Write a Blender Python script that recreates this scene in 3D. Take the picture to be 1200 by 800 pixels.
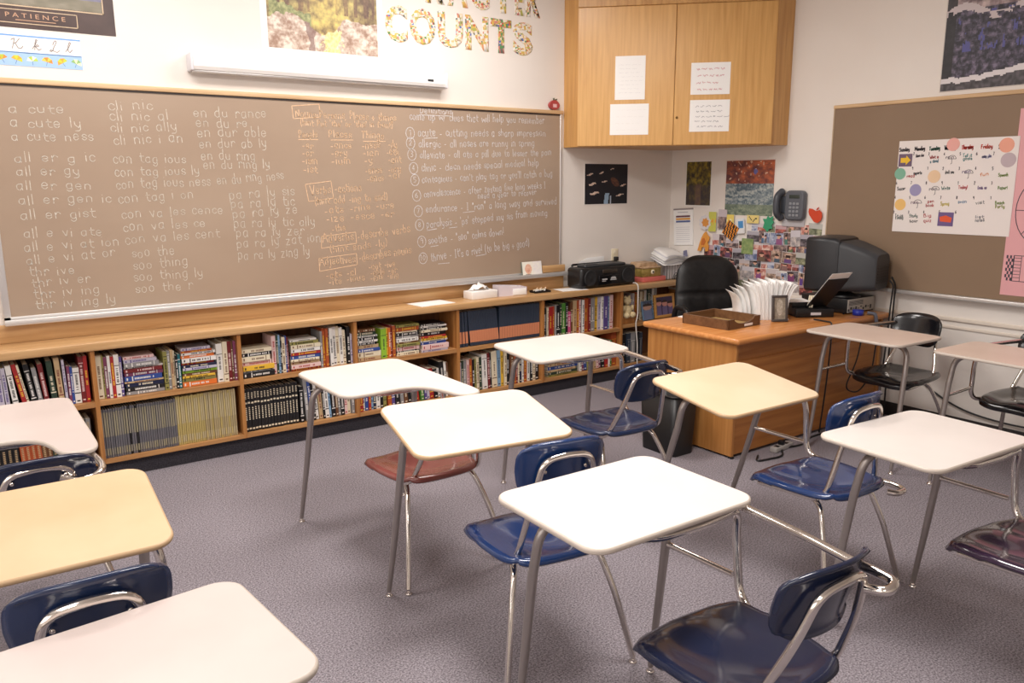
import bpy, bmesh, math, random
from math import sin, cos, pi, radians, sqrt, atan2
from mathutils import Vector, Matrix, noise

for o in list(bpy.data.objects): bpy.data.objects.remove(o)
SC = bpy.context.scene
COL = SC.collection
RND = random.Random(7)

# ------------------------------------------------------------------ camera
F_PX = 933.3
YAW, PITCH, ROLL = radians(54.568), radians(11.325), radians(0.309)
fw = Vector((cos(YAW)*cos(PITCH), sin(YAW)*cos(PITCH), -sin(PITCH)))
rt = Vector((sin(YAW), -cos(YAW), 0.0)); dn = fw.cross(rt)
r2 = cos(ROLL)*rt + sin(ROLL)*dn; d2 = -sin(ROLL)*rt + cos(ROLL)*dn
cd = bpy.data.cameras.new('camera'); cam = bpy.data.objects.new('camera', cd); COL.objects.link(cam)
cd.sensor_fit = 'HORIZONTAL'; cd.sensor_width = 36.0; cd.lens = F_PX/1200*36.0; cd.clip_start = 0.05
M3 = Matrix((r2, -d2, -fw)).transposed()
cam.matrix_world = Matrix.Translation((0, 0, 1.65)) @ M3.to_4x4()
SC.camera = cam

# ------------------------------------------------------------------ view, world, lights
SC.view_settings.view_transform = 'Standard'; SC.view_settings.look = 'None'
SC.view_settings.gamma = 1.0; SC.view_settings.use_curve_mapping = False
SC.view_settings.exposure = 0.0
w = bpy.data.worlds.new('world'); SC.world = w; w.use_nodes = True
w.node_tree.nodes['Background'].inputs[0].default_value = (1.0, 0.95, 0.88, 1)
w.node_tree.nodes['Background'].inputs[1].default_value = 0.25
def area(name, loc, rot, sx, sy, power, col):
    l = bpy.data.lights.new(name, 'AREA'); l.shape = 'RECTANGLE'; l.size = sx; l.size_y = sy
    l.energy = power; l.color = col
    o = bpy.data.objects.new(name, l); o.location = loc; o.rotation_euler = rot; COL.objects.link(o); return o
CEIL = 3.25
WARM = (1.0, 0.95, 0.91)
for i, (x, y, p) in enumerate(((0.5, 3.95, 34), (2.7, 3.95, 41), (1.8, 1.9, 69), (-1.0, 1.0, 32), (-1.4, -1.5, 36))):
    area('ceiling_lamp', (x, y, CEIL-0.03), (0, 0, 0), 1.2, 0.6, p, WARM)
# daylight of the window side behind and to the left of the camera
area('window_light', (-2.9, 1.2, 1.9), (0, radians(-90), 0), 1.5, 4.0, 40, (1.0, 0.97, 0.95))

# ------------------------------------------------------------------ materials
def lin(c):
    return tuple(((v/255.0)/12.92 if v/255.0 <= 0.04045 else ((v/255.0+0.055)/1.055)**2.4) for v in c)
MATS = {}
def mat(name, rgb, rough=0.5, metal=0.0, spec=None, coat=0.0, emit=None):
    k = (name, rgb, rough, metal)
    if k in MATS: return MATS[k]
    m = bpy.data.materials.new(name); m.use_nodes = True
    b = m.node_tree.nodes['Principled BSDF']
    b.inputs['Base Color'].default_value = (*lin(rgb), 1); b.inputs['Roughness'].default_value = rough
    b.inputs['Metallic'].default_value = metal
    if spec is not None: b.inputs['Specular IOR Level'].default_value = spec
    if coat: b.inputs['Coat Weight'].default_value = coat; b.inputs['Coat Roughness'].default_value = 0.08
    MATS[k] = m; return m
def nodes_of(m): return m.node_tree.nodes, m.node_tree.links, m.node_tree.nodes['Principled BSDF']
def noise_mat(name, c1, c2, scale, rough=0.5, detail=4.0, bump=0.0, stretch=None, lo=0.35, hi=0.65, spec=None, dist=0.0, coord='Object', bscale=None):
    if name in MATS: return MATS[name]
    m = bpy.data.materials.new(name); m.use_nodes = True
    n, l, b = nodes_of(m)
    tc = n.new('ShaderNodeTexCoord'); mp = n.new('ShaderNodeMapping')
    l.new(tc.outputs[coord], mp.inputs[0])
    if stretch: mp.inputs['Scale'].default_value = stretch
    t = n.new('ShaderNodeTexNoise'); t.inputs['Scale'].default_value = scale; t.inputs['Detail'].default_value = detail
    t.inputs['Distortion'].default_value = dist
    l.new(mp.outputs[0], t.inputs['Vector'])
    r = n.new('ShaderNodeValToRGB'); r.color_ramp.elements[0].position = lo; r.color_ramp.elements[1].position = hi
    r.color_ramp.elements[0].color = (*lin(c1), 1); r.color_ramp.elements[1].color = (*lin(c2), 1)
    l.new(t.outputs[0], r.inputs[0]); l.new(r.outputs[0], b.inputs['Base Color'])
    b.inputs['Roughness'].default_value = rough
    if spec is not None: b.inputs['Specular IOR Level'].default_value = spec
    if bump:
        bp = n.new('ShaderNodeBump'); bp.inputs['Strength'].default_value = bump; bp.inputs['Distance'].default_value = 0.01
        if bscale:
            t2 = n.new('ShaderNodeTexNoise'); t2.inputs['Scale'].default_value = bscale; t2.inputs['Detail'].default_value = 2
            l.new(tc.outputs[coord], t2.inputs['Vector']); l.new(t2.outputs[0], bp.inputs['Height'])
        else: l.new(t.outputs[0], bp.inputs['Height'])
        l.new(bp.outputs[0], b.inputs['Normal'])
    MATS[name] = m; return m

def wood(name, c1, c2, axis='X', rough=0.38, scale=1.0):
    s = {'X': (0.7, 14, 14), 'Y': (14, 0.7, 14), 'Z': (14, 14, 0.7)}[axis]
    return noise_mat(name, c1, c2, 2.2*scale, rough, 6.0, 0.03, s, 0.28, 0.72, dist=0.4)
M_WALL = noise_mat('painted_wall', (237, 229, 221), (242, 236, 229), 1.3, 0.75, 3, 0.015, None, 0.3, 0.7, bscale=120)
M_CEIL = noise_mat('ceiling_tile', (236, 232, 226), (244, 240, 234), 60, 0.9)
def carpet():
    m = bpy.data.materials.new('carpet'); m.use_nodes = True
    n, l, b = nodes_of(m); tc = n.new('ShaderNodeTexCoord')
    a = n.new('ShaderNodeTexNoise'); a.inputs['Scale'].default_value = 140; a.inputs['Detail'].default_value = 5; a.inputs['Roughness'].default_value = .75
    c = n.new('ShaderNodeTexNoise'); c.inputs['Scale'].default_value = 1.1; c.inputs['Detail'].default_value = 2
    for t in (a, c): l.new(tc.outputs['Object'], t.inputs['Vector'])
    r = n.new('ShaderNodeValToRGB'); e = r.color_ramp.elements
    e[0].position = .30; e[0].position = .36; e[0].color = (*lin((86, 80, 86)), 1); e[1].position = .64; e[1].color = (*lin((184, 176, 183)), 1)
    l.new(a.outputs[0], r.inputs[0])
    mx = n.new('ShaderNodeMixRGB'); mx.blend_type = 'MULTIPLY'; mx.inputs[0].default_value = .35
    r2_ = n.new('ShaderNodeValToRGB'); r2_.color_ramp.elements[0].position = .3; r2_.color_ramp.elements[0].color = (.72, .70, .70, 1); r2_.color_ramp.elements[1].position = .7
    l.new(c.outputs[0], r2_.inputs[0]); l.new(r.outputs[0], mx.inputs[1]); l.new(r2_.outputs[0], mx.inputs[2])
    l.new(mx.outputs[0], b.inputs['Base Color']); b.inputs['Roughness'].default_value = 0.95
    b.inputs['Specular IOR Level'].default_value = .15
    bp = n.new('ShaderNodeBump'); bp.inputs['Strength'].default_value = .35; bp.inputs['Distance'].default_value = .003
    l.new(a.outputs[0], bp.inputs['Height']); l.new(bp.outputs[0], b.inputs['Normal'])
    return m
M_CARPET = carpet()
M_OAK = wood('oak_counter', (182, 138, 90), (218, 178, 128), 'X', 0.32)
M_OAKD = wood('oak_shelf', (160, 110, 64), (200, 150, 96), 'X', 0.45)
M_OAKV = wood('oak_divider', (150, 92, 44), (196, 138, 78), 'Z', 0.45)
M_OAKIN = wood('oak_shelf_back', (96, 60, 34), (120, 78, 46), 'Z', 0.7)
M_CAB = wood('cabinet_door_oak', (206, 154, 88), (226, 178, 110), 'Z', 0.30, 1.6)
M_CABT = wood('cabinet_frame_oak', (190, 138, 78), (218, 170, 106), 'Z', 0.35, 1.2)
M_DESKV = wood('desk_oak_panel', (172, 112, 56), (200, 142, 80), 'Z', 0.36, 1.3)
M_DESKF = wood('desk_oak_front', (156, 94, 44), (188, 126, 66), 'X', 0.36, 1.0)
M_DESKT = wood('desk_oak_top', (196, 124, 66), (222, 156, 92), 'X', 0.25)
M_KICK = noise_mat('kick_carpet', (44, 42, 48), (66, 63, 70), 140, 0.95, 3, 0.2)
M_BOARD = noise_mat('chalkboard_brown', (165, 142, 122), (178, 157, 137), 0.9, 0.40, 5, 0, (0.8, 0.8, 1.6), 0.3, 0.75, spec=.45)
M_BOARD2 = noise_mat('chalkboard_tan', (138, 115, 94), (148, 125, 103), 0.9, 0.48, 4, 0, None, 0.3, 0.75, spec=.3)
M_ALU = mat('aluminium_trim', (226, 224, 222), .32, .55)
M_WHITE = mat('white_paint', (246, 243, 240), .45)
M_CHROME = mat('chrome', (226, 220, 214), .12, 1.0)
M_STEEL = mat('grey_steel_leg', (168, 160, 156), .34, .72)
M_CORK = noise_mat('wood_trim', (206, 170, 128), (224, 192, 150), 9, .55, 4, 0, (.3, 5, 5))
M_TOPW = noise_mat('white_laminate', (226, 218, 212), (232, 224, 218), 3.0, .30, 4)
M_TOPP = noise_mat('pinkish_laminate', (208, 193, 187), (214, 200, 194), 3.0, .30, 4)
M_TOPB = noise_mat('beige_laminate', (212, 177, 136), (219, 188, 149), 3.5, .30, 4)
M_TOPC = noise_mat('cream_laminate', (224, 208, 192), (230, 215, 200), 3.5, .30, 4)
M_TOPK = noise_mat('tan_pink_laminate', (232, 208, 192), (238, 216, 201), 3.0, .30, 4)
M_TOPL = noise_mat('beige_laminate_lit', (228, 203, 170), (234, 211, 180), 3.5, .30, 4)  # beige laminate lightened to make up for weaker light on the right-hand desk
M_EDGE = mat('pale_edge', (206, 194, 182), .4); M_EDGET = mat('tan_edge', (204, 172, 134), .4)
M_NAVY = mat('navy_plastic', (26, 42, 76), .2, coat=.45)
M_BLUE = mat('blue_plastic', (28, 56, 106), .16, coat=.6)
M_NAVYD = mat('dark_navy_plastic', (25, 34, 62), .2, coat=.4)
M_PURP = mat('dark_plum_plastic', (52, 34, 58), .16, coat=.6)
M_MAROON = mat('maroon_plastic', (128, 68, 62), .22, coat=.5)
M_BLACKP = mat('black_gloss_plastic', (13, 15, 22), .2, coat=.35)
M_BLACK = mat('black_plastic', (24, 24, 26), .4)
M_DKGREY = mat('charcoal_plastic', (52, 54, 58), .45)
M_LEATHER = noise_mat('black_leather', (22, 22, 23), (32, 32, 33), 30, .38, 4, .12, bscale=160)
M_PAPER = mat('white_paper', (250, 249, 247), .7)
M_PAPERG = mat('greyish_paper', (226, 224, 228), .7)
M_CREAM = mat('cream_paper', (240, 230, 205), .7)
M_CHALKW = noise_mat('white_chalk', (196, 182, 164), (228, 222, 210), 90, .95, 3, 0, None, .3, .62)
M_CHALKO = noise_mat('orange_chalk', (222, 182, 144), (240, 206, 170), 90, .95, 3, 0, None, .3, .66)
M_CHALKB = noise_mat('bluish_white_chalk', (204, 196, 190), (234, 232, 234), 90, .95, 3, 0, None, .3, .6)

# ------------------------------------------------------------------ mesh helpers
class MB:
    def __init__(s): s.v = []; s.f = []; s.mi = []; s.sm = []
    def add(s, vs, fs, mi=0, smooth=False, M=None):
        o = len(s.v)
        s.v += [tuple(M @ Vector(p)) if M else tuple(p) for p in vs]
        s.f += [tuple(o+i for i in f) for f in fs]; s.mi += [mi]*len(fs); s.sm += [smooth]*len(fs)
        return s
    def box(s, x0, x1, y0, y1, z0, z1, mi=0, M=None):
        return s.add([(x0,y0,z0),(x1,y0,z0),(x1,y1,z0),(x0,y1,z0),(x0,y0,z1),(x1,y0,z1),(x1,y1,z1),(x0,y1,z1)],
                     [(0,3,2,1),(4,5,6,7),(0,1,5,4),(1,2,6,5),(2,3,7,6),(3,0,4,7)], mi, False, M)
    def bbox(s, x0, x1, y0, y1, z0, z1, b=.004, seg=2, mi=0, M=None):
        bm = bmesh.new(); bmesh.ops.create_cube(bm, size=1)
        bmesh.ops.scale(bm, vec=(x1-x0, y1-y0, z1-z0), verts=bm.verts)
        bmesh.ops.translate(bm, vec=((x0+x1)/2, (y0+y1)/2, (z0+z1)/2), verts=bm.verts)
        b = min(b, .49*min(x1-x0, y1-y0, z1-z0))
        bmesh.ops.bevel(bm, geom=list(bm.edges), offset=b, segments=seg, profile=.5, affect='EDGES')
        bm.verts.ensure_lookup_table(); bm.verts.index_update()
        s.add([v.co[:] for v in bm.verts], [[v.index for v in f.verts] for f in bm.faces], mi, seg > 1, M); bm.free(); return s
    def prism(s, pts, h0, h1, plane='XY', mi=0, M=None, smooth=False):
        n = len(pts)
        def P(a, b, c): return {'XY': (a, b, c), 'XZ': (a, c, b), 'YZ': (c, a, b)}[plane]
        vs = [P(a, b, h0) for a, b in pts]+[P(a, b, h1) for a, b in pts]
        fs = [tuple(range(n))[::-1], tuple(range(n, 2*n))]
        o = len(s.v); s.add(vs, fs, mi, False, M)
        side = [(i, (i+1) % n, n+(i+1) % n, n+i) for i in range(n)]
        s.f += [tuple(o+i for i in f) for f in side]; s.mi += [mi]*n; s.sm += [smooth]*n
        return s
    def tube(s, pts, r, seg=10, closed=False, mi=0, caps=True, M=None):
        pts = [Vector(p) for p in pts]; n = len(pts)
        rr = r if isinstance(r, (list, tuple)) else [r]*n
        T = []
        for i in range(n):
            a = pts[i-1] if (i > 0 or closed) else pts[i]; b = pts[(i+1) % n] if (i < n-1 or closed) else pts[i]
            T.append((b-a).normalized())
        u = T[0].orthogonal().normalized(); vs = []
        for i in range(n):
            u = (u - T[i]*u.dot(T[i]))
            u = u.normalized() if u.length > 1e-6 else T[i].orthogonal().normalized()
            q = T[i].cross(u)
            for k in range(seg):
                a = 2*pi*k/seg; vs.append(tuple(pts[i]+(u*cos(a)+q*sin(a))*rr[i]))
        fs = []
        for i in range(n if closed else n-1):
            j = (i+1) % n
            for k in range(seg): fs.append((i*seg+k, i*seg+(k+1) % seg, j*seg+(k+1) % seg, j*seg+k))
        s.add(vs, fs, mi, True, M)
        if caps and not closed:
            s.add(vs[:seg], [tuple(range(seg))[::-1]], mi, False, M); s.add(vs[-seg:], [tuple(range(seg))], mi, False, M)
        return s
    def lathe(s, prof, seg=20, mi=0, M=None, smooth=True):
        vs = []; n = len(prof)
        for k in range(seg):
            a = 2*pi*k/seg
            for r, z in prof: vs.append((r*cos(a), r*sin(a), z))
        fs = []
        for k in range(seg):
            j = (k+1) % seg
            for i in range(n-1): fs.append((k*n+i, j*n+i, j*n+i+1, k*n+i+1))
        s.add(vs, fs, mi, smooth, M)
        s.add([(r*cos(2*pi*k/seg), r*sin(2*pi*k/seg), z) for r, z in (prof[0],) for k in range(seg)], [tuple(range(seg))[::-1]], mi, False, M) if prof[0][0] > 1e-6 else None
        s.add([(r*cos(2*pi*k/seg), r*sin(2*pi*k/seg), z) for r, z in (prof[-1],) for k in range(seg)], [tuple(range(seg))], mi, False, M) if prof[-1][0] > 1e-6 else None
        return s
    def ball(s, c, r, mi=0, seg=14, rings=9, M=None, sc=(1,1,1)):
        prof = [(max(1e-5, r*sin(pi*i/rings)), -r*cos(pi*i/rings)) for i in range(rings+1)]
        T = Matrix.Translation(c) @ Matrix.Diagonal((*sc, 1))
        return s.lathe(prof, seg, mi, (M @ T) if M else T)
    def mesh(s, name, mats):
        me = bpy.data.meshes.new(name); me.from_pydata(s.v, [], s.f)
        for m in (mats if isinstance(mats, (list, tuple)) else [mats]): me.materials.append(m)
        for p, mi, sm in zip(me.polygons, s.mi, s.sm): p.material_index = mi; p.use_smooth = sm
        me.update(); return me
    def obj(s, name, mats, parent=None):
        me = s.mesh(name, mats); o = bpy.data.objects.new(name, me); COL.objects.link(o)
        if parent: o.parent = parent
        return o
def fix_normals(o):
    bm = bmesh.new(); bm.from_mesh(o.data); bmesh.ops.recalc_face_normals(bm, faces=bm.faces); bm.to_mesh(o.data); bm.free(); return o
def tag(o, label, cat, group=None, kind=None):
    o['label'] = label; o['category'] = cat
    if group: o['group'] = group
    if kind: o['kind'] = kind
    return o
def thing(name, loc, rz, label, cat, group=None):
    o = bpy.data.objects.new(name, None); COL.objects.link(o); o.location = loc; o.rotation_euler = (0, 0, rz)
    o.empty_display_size = .05
    return tag(o, label, cat, group)
def struct(o): o['kind'] = 'structure'; return o
def at(o, loc, rz=0.0): o.location = loc; o.rotation_euler = (0, 0, rz); return o
def fillet(pts, rads, seg=6):
    out = [Vector(pts[0])]
    for i in range(1, len(pts)-1):
        p, a, b = Vector(pts[i]), Vector(pts[i-1]), Vector(pts[i+1])
        r = rads[i-1] if isinstance(rads, (list, tuple)) else rads
        d1 = (a-p); d2_ = (b-p); t = min(r, d1.length*.48, d2_.length*.48)
        s0 = p+d1.normalized()*t; s1 = p+d2_.normalized()*t
        for k in range(seg+1):
            q = k/seg; out.append(s0*(1-q)**2+p*2*q*(1-q)+s1*q*q)
    out.append(Vector(pts[-1])); return out
def rrect(x0, x1, y0, y1, r, n=6):
    P = []
    for cx, cy, a0 in ((x1-r, y1-r, 0), (x0+r, y1-r, 90), (x0+r, y0+r, 180), (x1-r, y0+r, 270)):
        for k in range(n+1):
            a = radians(a0+90*k/n); P.append((cx+r*cos(a), cy+r*sin(a)))
    return P
def slab(mb, outl, z0, z1, b=.004, mi_top=0, mi_edge=0, M=None, zf=None):
    """a plate with an eased edge; outline counter-clockwise, zf adds a height per (x,y)"""
    n = len(outl)
    def inset(d):
        Q = []
        for i in range(n):
            p, a, c = Vector(outl[i]), Vector(outl[i-1]), Vector(outl[(i+1) % n])
            t = (c-a); t = t.normalized() if t.length > 1e-9 else Vector((1, 0)); nn = Vector((-t.y, t.x)); Q.append(p+nn*d)
        return Q
    zf = zf or (lambda x, y: 0)
    rings = [(b, z0), (b*.3, z0+b*.3), (0, z0+b), (0, z1-b), (b*.3, z1-b*.3), (b, z1)]
    vs = []
    for d, z in rings: vs += [(p.x, p.y, z+zf(p.x, p.y)) for p in inset(d)]
    fs = []
    for k in range(len(rings)-1):
        for i in range(n): fs.append((k*n+i, k*n+(i+1) % n, (k+1)*n+(i+1) % n, (k+1)*n+i))
    mb.add(vs, fs, mi_edge, True, M)
    m = len(rings)-1
    mb.add(vs[:n], [tuple(range(n))[::-1]], mi_edge, False, M); mb.add(vs[m*n:], [tuple(range(n))], mi_top, False, M)
    return mb
XW, YW = 5.37, 5.08         # the two walls of the corner
FRONT, RIGHT = 0.0, -pi/2   # rotation for things hung on either wall: local x right, y into the wall, z up
def hang(o, wall, u, z, off=0.0):
    """u is X on the front wall, Y on the right wall"""
    o.rotation_euler = (0, 0, FRONT if wall == 'F' else RIGHT)
    o.location = (u, YW-off, z) if wall == 'F' else (XW-off, u, z)
    return o

# ------------------------------------------------------------------ painted prints: a fine grid with a colour per cell
def print_mat(rough=.45):
    k = 'print%g' % rough
    if k in MATS: return MATS[k]
    m = bpy.data.materials.new('printed_paper'); m.use_nodes = True
    n, l, b = nodes_of(m); a = n.new('ShaderNodeVertexColor'); a.layer_name = 'Col'
    l.new(a.outputs[0], b.inputs['Base Color']); b.inputs['Roughness'].default_value = rough
    MATS[k] = m; return m
def paint(name, x0, x1, z0, z1, nx, ny, fn, y=-0.0012, parent=None, rough=.45, thick=.001):
    """print standing in the local xz plane, seen from -y; fn(u,v) -> sRGB 0..255"""
    vs = []; fs = []; cols = []
    for j in range(ny+1):
        for i in range(nx+1): vs.append((x0+(x1-x0)*i/nx, y, z0+(z1-z0)*j/ny))
    for j in range(ny):
        for i in range(nx):
            a = j*(nx+1)+i; fs.append((a, a+1, a+nx+2, a+nx+1)); cols.append(fn((i+.5)/nx, (j+.5)/ny))
    o = len(vs)
    vs += [(x0, y+thick, z0), (x1, y+thick, z0), (x1, y+thick, z1), (x0, y+thick, z1)]
    fs += [(o+3, o+2, o+1, o)]; cols.append((235, 232, 226))
    c = [0, nx, ny*(nx+1)+nx, ny*(nx+1)]
    me = bpy.data.meshes.new(name); me.from_pydata(vs, [], fs)
    ca = me.color_attributes.new('Col', 'FLOAT_COLOR', 'CORNER')
    data = []
    for p, q in zip(me.polygons, cols):
        data += list((*lin(tuple(max(0, min(255, t)) for t in q)), 1.0))*p.loop_total
    ca.data.foreach_set('color', data)
    me.materials.append(print_mat(rough)); me.update()
    ob = bpy.data.objects.new(name, me); COL.objects.link(ob)
    if parent: ob.parent = parent
    return ob
def nz(x, y, s=0.0): return noise.noise(Vector((x, y, s)))
def fbm(x, y, s=0.0): return nz(x, y, s)*.55+nz(x*2.1, y*2.1, s+3)*.3+nz(x*4.3, y*4.3, s+7)*.2
def mixc(a, b, t): t = max(0, min(1, t)); return tuple(p+(q-p)*t for p, q in zip(a, b))

# ------------------------------------------------------------------ single-stroke handwriting
GL = {
 'a': (5, '46 26 15 13 22 32 44,46 43 42'), 'b': (5, '19 12,15 26 36 44 43 32 22 13'), 'c': (4, '45 36 26 15 13 22 32 43'),
 'd': (5, '46 26 15 13 22 32 43,49 42'), 'e': (5, '14 44 45 36 26 15 13 22 32 43'), 'f': (4, '48 39 28 22,16 36'),
 'g': (5, '46 26 15 13 22 32 43,46 41 30 20 11'), 'h': (5, '19 12,14 26 36 45 42'), 'i': (2, '16 12,18 18'), 'j': (3, '26 21 10 00,28 28'),
 'k': (5, '19 12,46 14 42'), 'l': (2, '19 12'), 'm': (7, '16 12,15 26 35 32,35 46 56 65 62'), 'n': (5, '16 12,15 26 36 45 42'),
 'o': (5, '26 15 13 22 32 43 45 36 26'), 'p': (5, '16 10,15 26 36 45 43 32 22 13'), 'q': (5, '46 26 15 13 22 32 43,46 40 51'),
 'r': (4, '16 12,14 26 36 45'), 's': (4, '45 36 26 15 24 34 43 32 22 13'), 't': (4, '28 23 32 42,16 46'), 'u': (5, '16 13 22 32 43,46 42'),
 'v': (5, '16 32 46'), 'w': (7, '16 22 45 62 76'), 'x': (5, '16 42,46 12'), 'y': (5, '16 14 32 44,46 41 30 10'), 'z': (5, '16 46 12 42'),
 'T': (5, '09 59,29 22'), 'P': (5, '12 19 39 48 46 35 15'), 'N': (6, '12 19 52 59'), 'V': (6, '09 32 59'), 'A': (6, '02 39 62,15 55'),
 'D': (6, '12 19 39 57 54 32 12'), 'I': (4, '19 39,29 22,12 32'), 'C': (6, '58 39 19 06 04 22 32 53'), 'L': (5, '19 12 42'), 'S': (5, '48 39 19 07 16 36 44 32 12 03'),
 'M': (8, '12 19 44 79 72'), 'W': (8, '09 22 46 62 79'), 'F': (5, '12 19 49,16 36'), 'R': (6, '12 19 39 48 46 35 15,35 52'), 'H': (6, '19 12,59 52,16 56'), 'B': (6, '12 19 39 48 37 16,36 54 42 12'),
 '-': (4, '14 34'), '.': (2, '12 12'), ',': (2, '12 01'), "'": (2, '19 17'), '"': (3, '19 17,29 27'), '(': (3, '29 17 14 21'), ')': (3, '19 27 24 11'),
 '!': (2, '19 14,12 12'), '/': (4, '01 39'), '+': (4, '22 26,04 44'), ':': (2, '15 15,12 12'),
 '0': (5, '29 16 14 22 33 46 38 29'), '1': (3, '18 29 22'), '2': (5, '17 29 39 47 12 42'), '3': (5, '19 39 47 26 44 32 12'), '4': (5, '32 39 14 44'), '5': (5, '49 19 16 36 44 32 12'),
 '6': (5, '39 16 13 22 32 43 45 16'), '7': (5, '19 49 22'), '8': (5, '26 17 29 39 47 26 14 22 32 44 26'), '9': (5, '46 26 17 29 39 47 42'),
}
def seg_ribbon(mb, pts, wd, y, mi=0, th=0.0):
    """flat ribbon along a 2-D polyline in the local xz plane"""
    pts = [Vector(p) for p in pts]
    if len(pts) == 2 and (pts[1]-pts[0]).length < 1e-6: pts = [pts[0]-Vector((wd*.6, 0)), pts[0]+Vector((wd*.6, 0))]
    for a, b in zip(pts[:-1], pts[1:]):
        d = b-a
        if d.length < 1e-7: continue
        d.normalize(); n = Vector((-d.y, d.x))*wd*.5; e = d*wd*.25
        q = [a-e-n, b+e-n, b+e+n, a-e+n]
        mb.add([(p.x, y, p.y) for p in q], [(0, 1, 2, 3)], mi)
def hand(mb, text, x0, z0, x1, z1, xh, wd, y=-.0006, mi=0, rnd=RND, jit=.35, skew=0.0):
    """text from (x0,z0) to (x1,z1) on its baseline; xh = x-height in metres"""
    tot = 0
    for ch in text: tot += GL.get(ch, (4, ''))[0] if ch != ' ' else 4
    sx = sqrt((x1-x0)**2+(z1-z0)**2)/max(tot, 1); ang = atan2(z1-z0, x1-x0); s = xh/4.0; cx = 0
    for ch in text:
        if ch == ' ' or ch not in GL: cx += 4; continue
        wdt, st = GL[ch]; jz = rnd.uniform(-jit, jit)*s*1.5; js = rnd.uniform(.9, 1.12)
        for pl in st.split(','):
            P = []
            for t in pl.split():
                gx, gz = int(t[0]), int(t[1])-2
                lx = (cx+gx*.95+rnd.uniform(-jit, jit)*.25)*sx + gz*s*skew; lz = gz*s*js+jz
                P.append((x0+lx*cos(ang)-lz*sin(ang), z0+lx*sin(ang)+lz*cos(ang)))
            seg_ribbon(mb, P, wd, y, mi)
        cx += wdt
def font_mesh(text, size, extrude, bold=0.0):
    c = bpy.data.curves.new('txt', 'FONT'); c.body = text; c.size = size; c.extrude = extrude; c.offset = bold; c.resolution_u = 3
    o = bpy.data.objects.new('txt', c); COL.objects.link(o)
    dg = bpy.context.evaluated_depsgraph_get(); me = bpy.data.meshes.new_from_object(o.evaluated_get(dg))
    bpy.data.objects.remove(o); bpy.data.curves.remove(c); return me

# ------------------------------------------------------------------ the room
XL, YB = -3.1, -3.1
struct(MB().box(XL-.1, XW+.1, YB-.1, YW+.1, -.1, 0).obj('floor', M_CARPET))
struct(MB().box(XL-.1, XW+.1, YB-.1, YW+.1, CEIL, CEIL+.1).obj('ceiling', M_CEIL))
struct(MB().box(XL-.1, XW+.1, YW, YW+.1, 0, CEIL).obj('wall_front', M_WALL))
struct(MB().box(XW, XW+.1, YB, YW, 0, CEIL).obj('wall_right', M_WALL))
struct(MB().box(XL-.1, XW+.1, YB-.1, YB, 0, CEIL).obj('wall_back', M_WALL))
struct(MB().box(XL-.1, XL, YB, YW, 0, CEIL).obj('wall_left', M_WALL))
M_BASE = mat('dark_vinyl_base', (48, 44, 44), .5)
struct(MB().bbox(XW-.008, XW, YB, 4.80, 0, .10, .003).obj('baseboard_right', M_BASE))
m = MB(); m.bbox(XW-.014, XW, YB, YW, .735, .762, .005); m.bbox(XW-.009, XW, YB, YW, .684, .704, .004)
struct(m.obj('trim_1', mat('cream_rail', (234, 222, 208), .6)))

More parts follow.
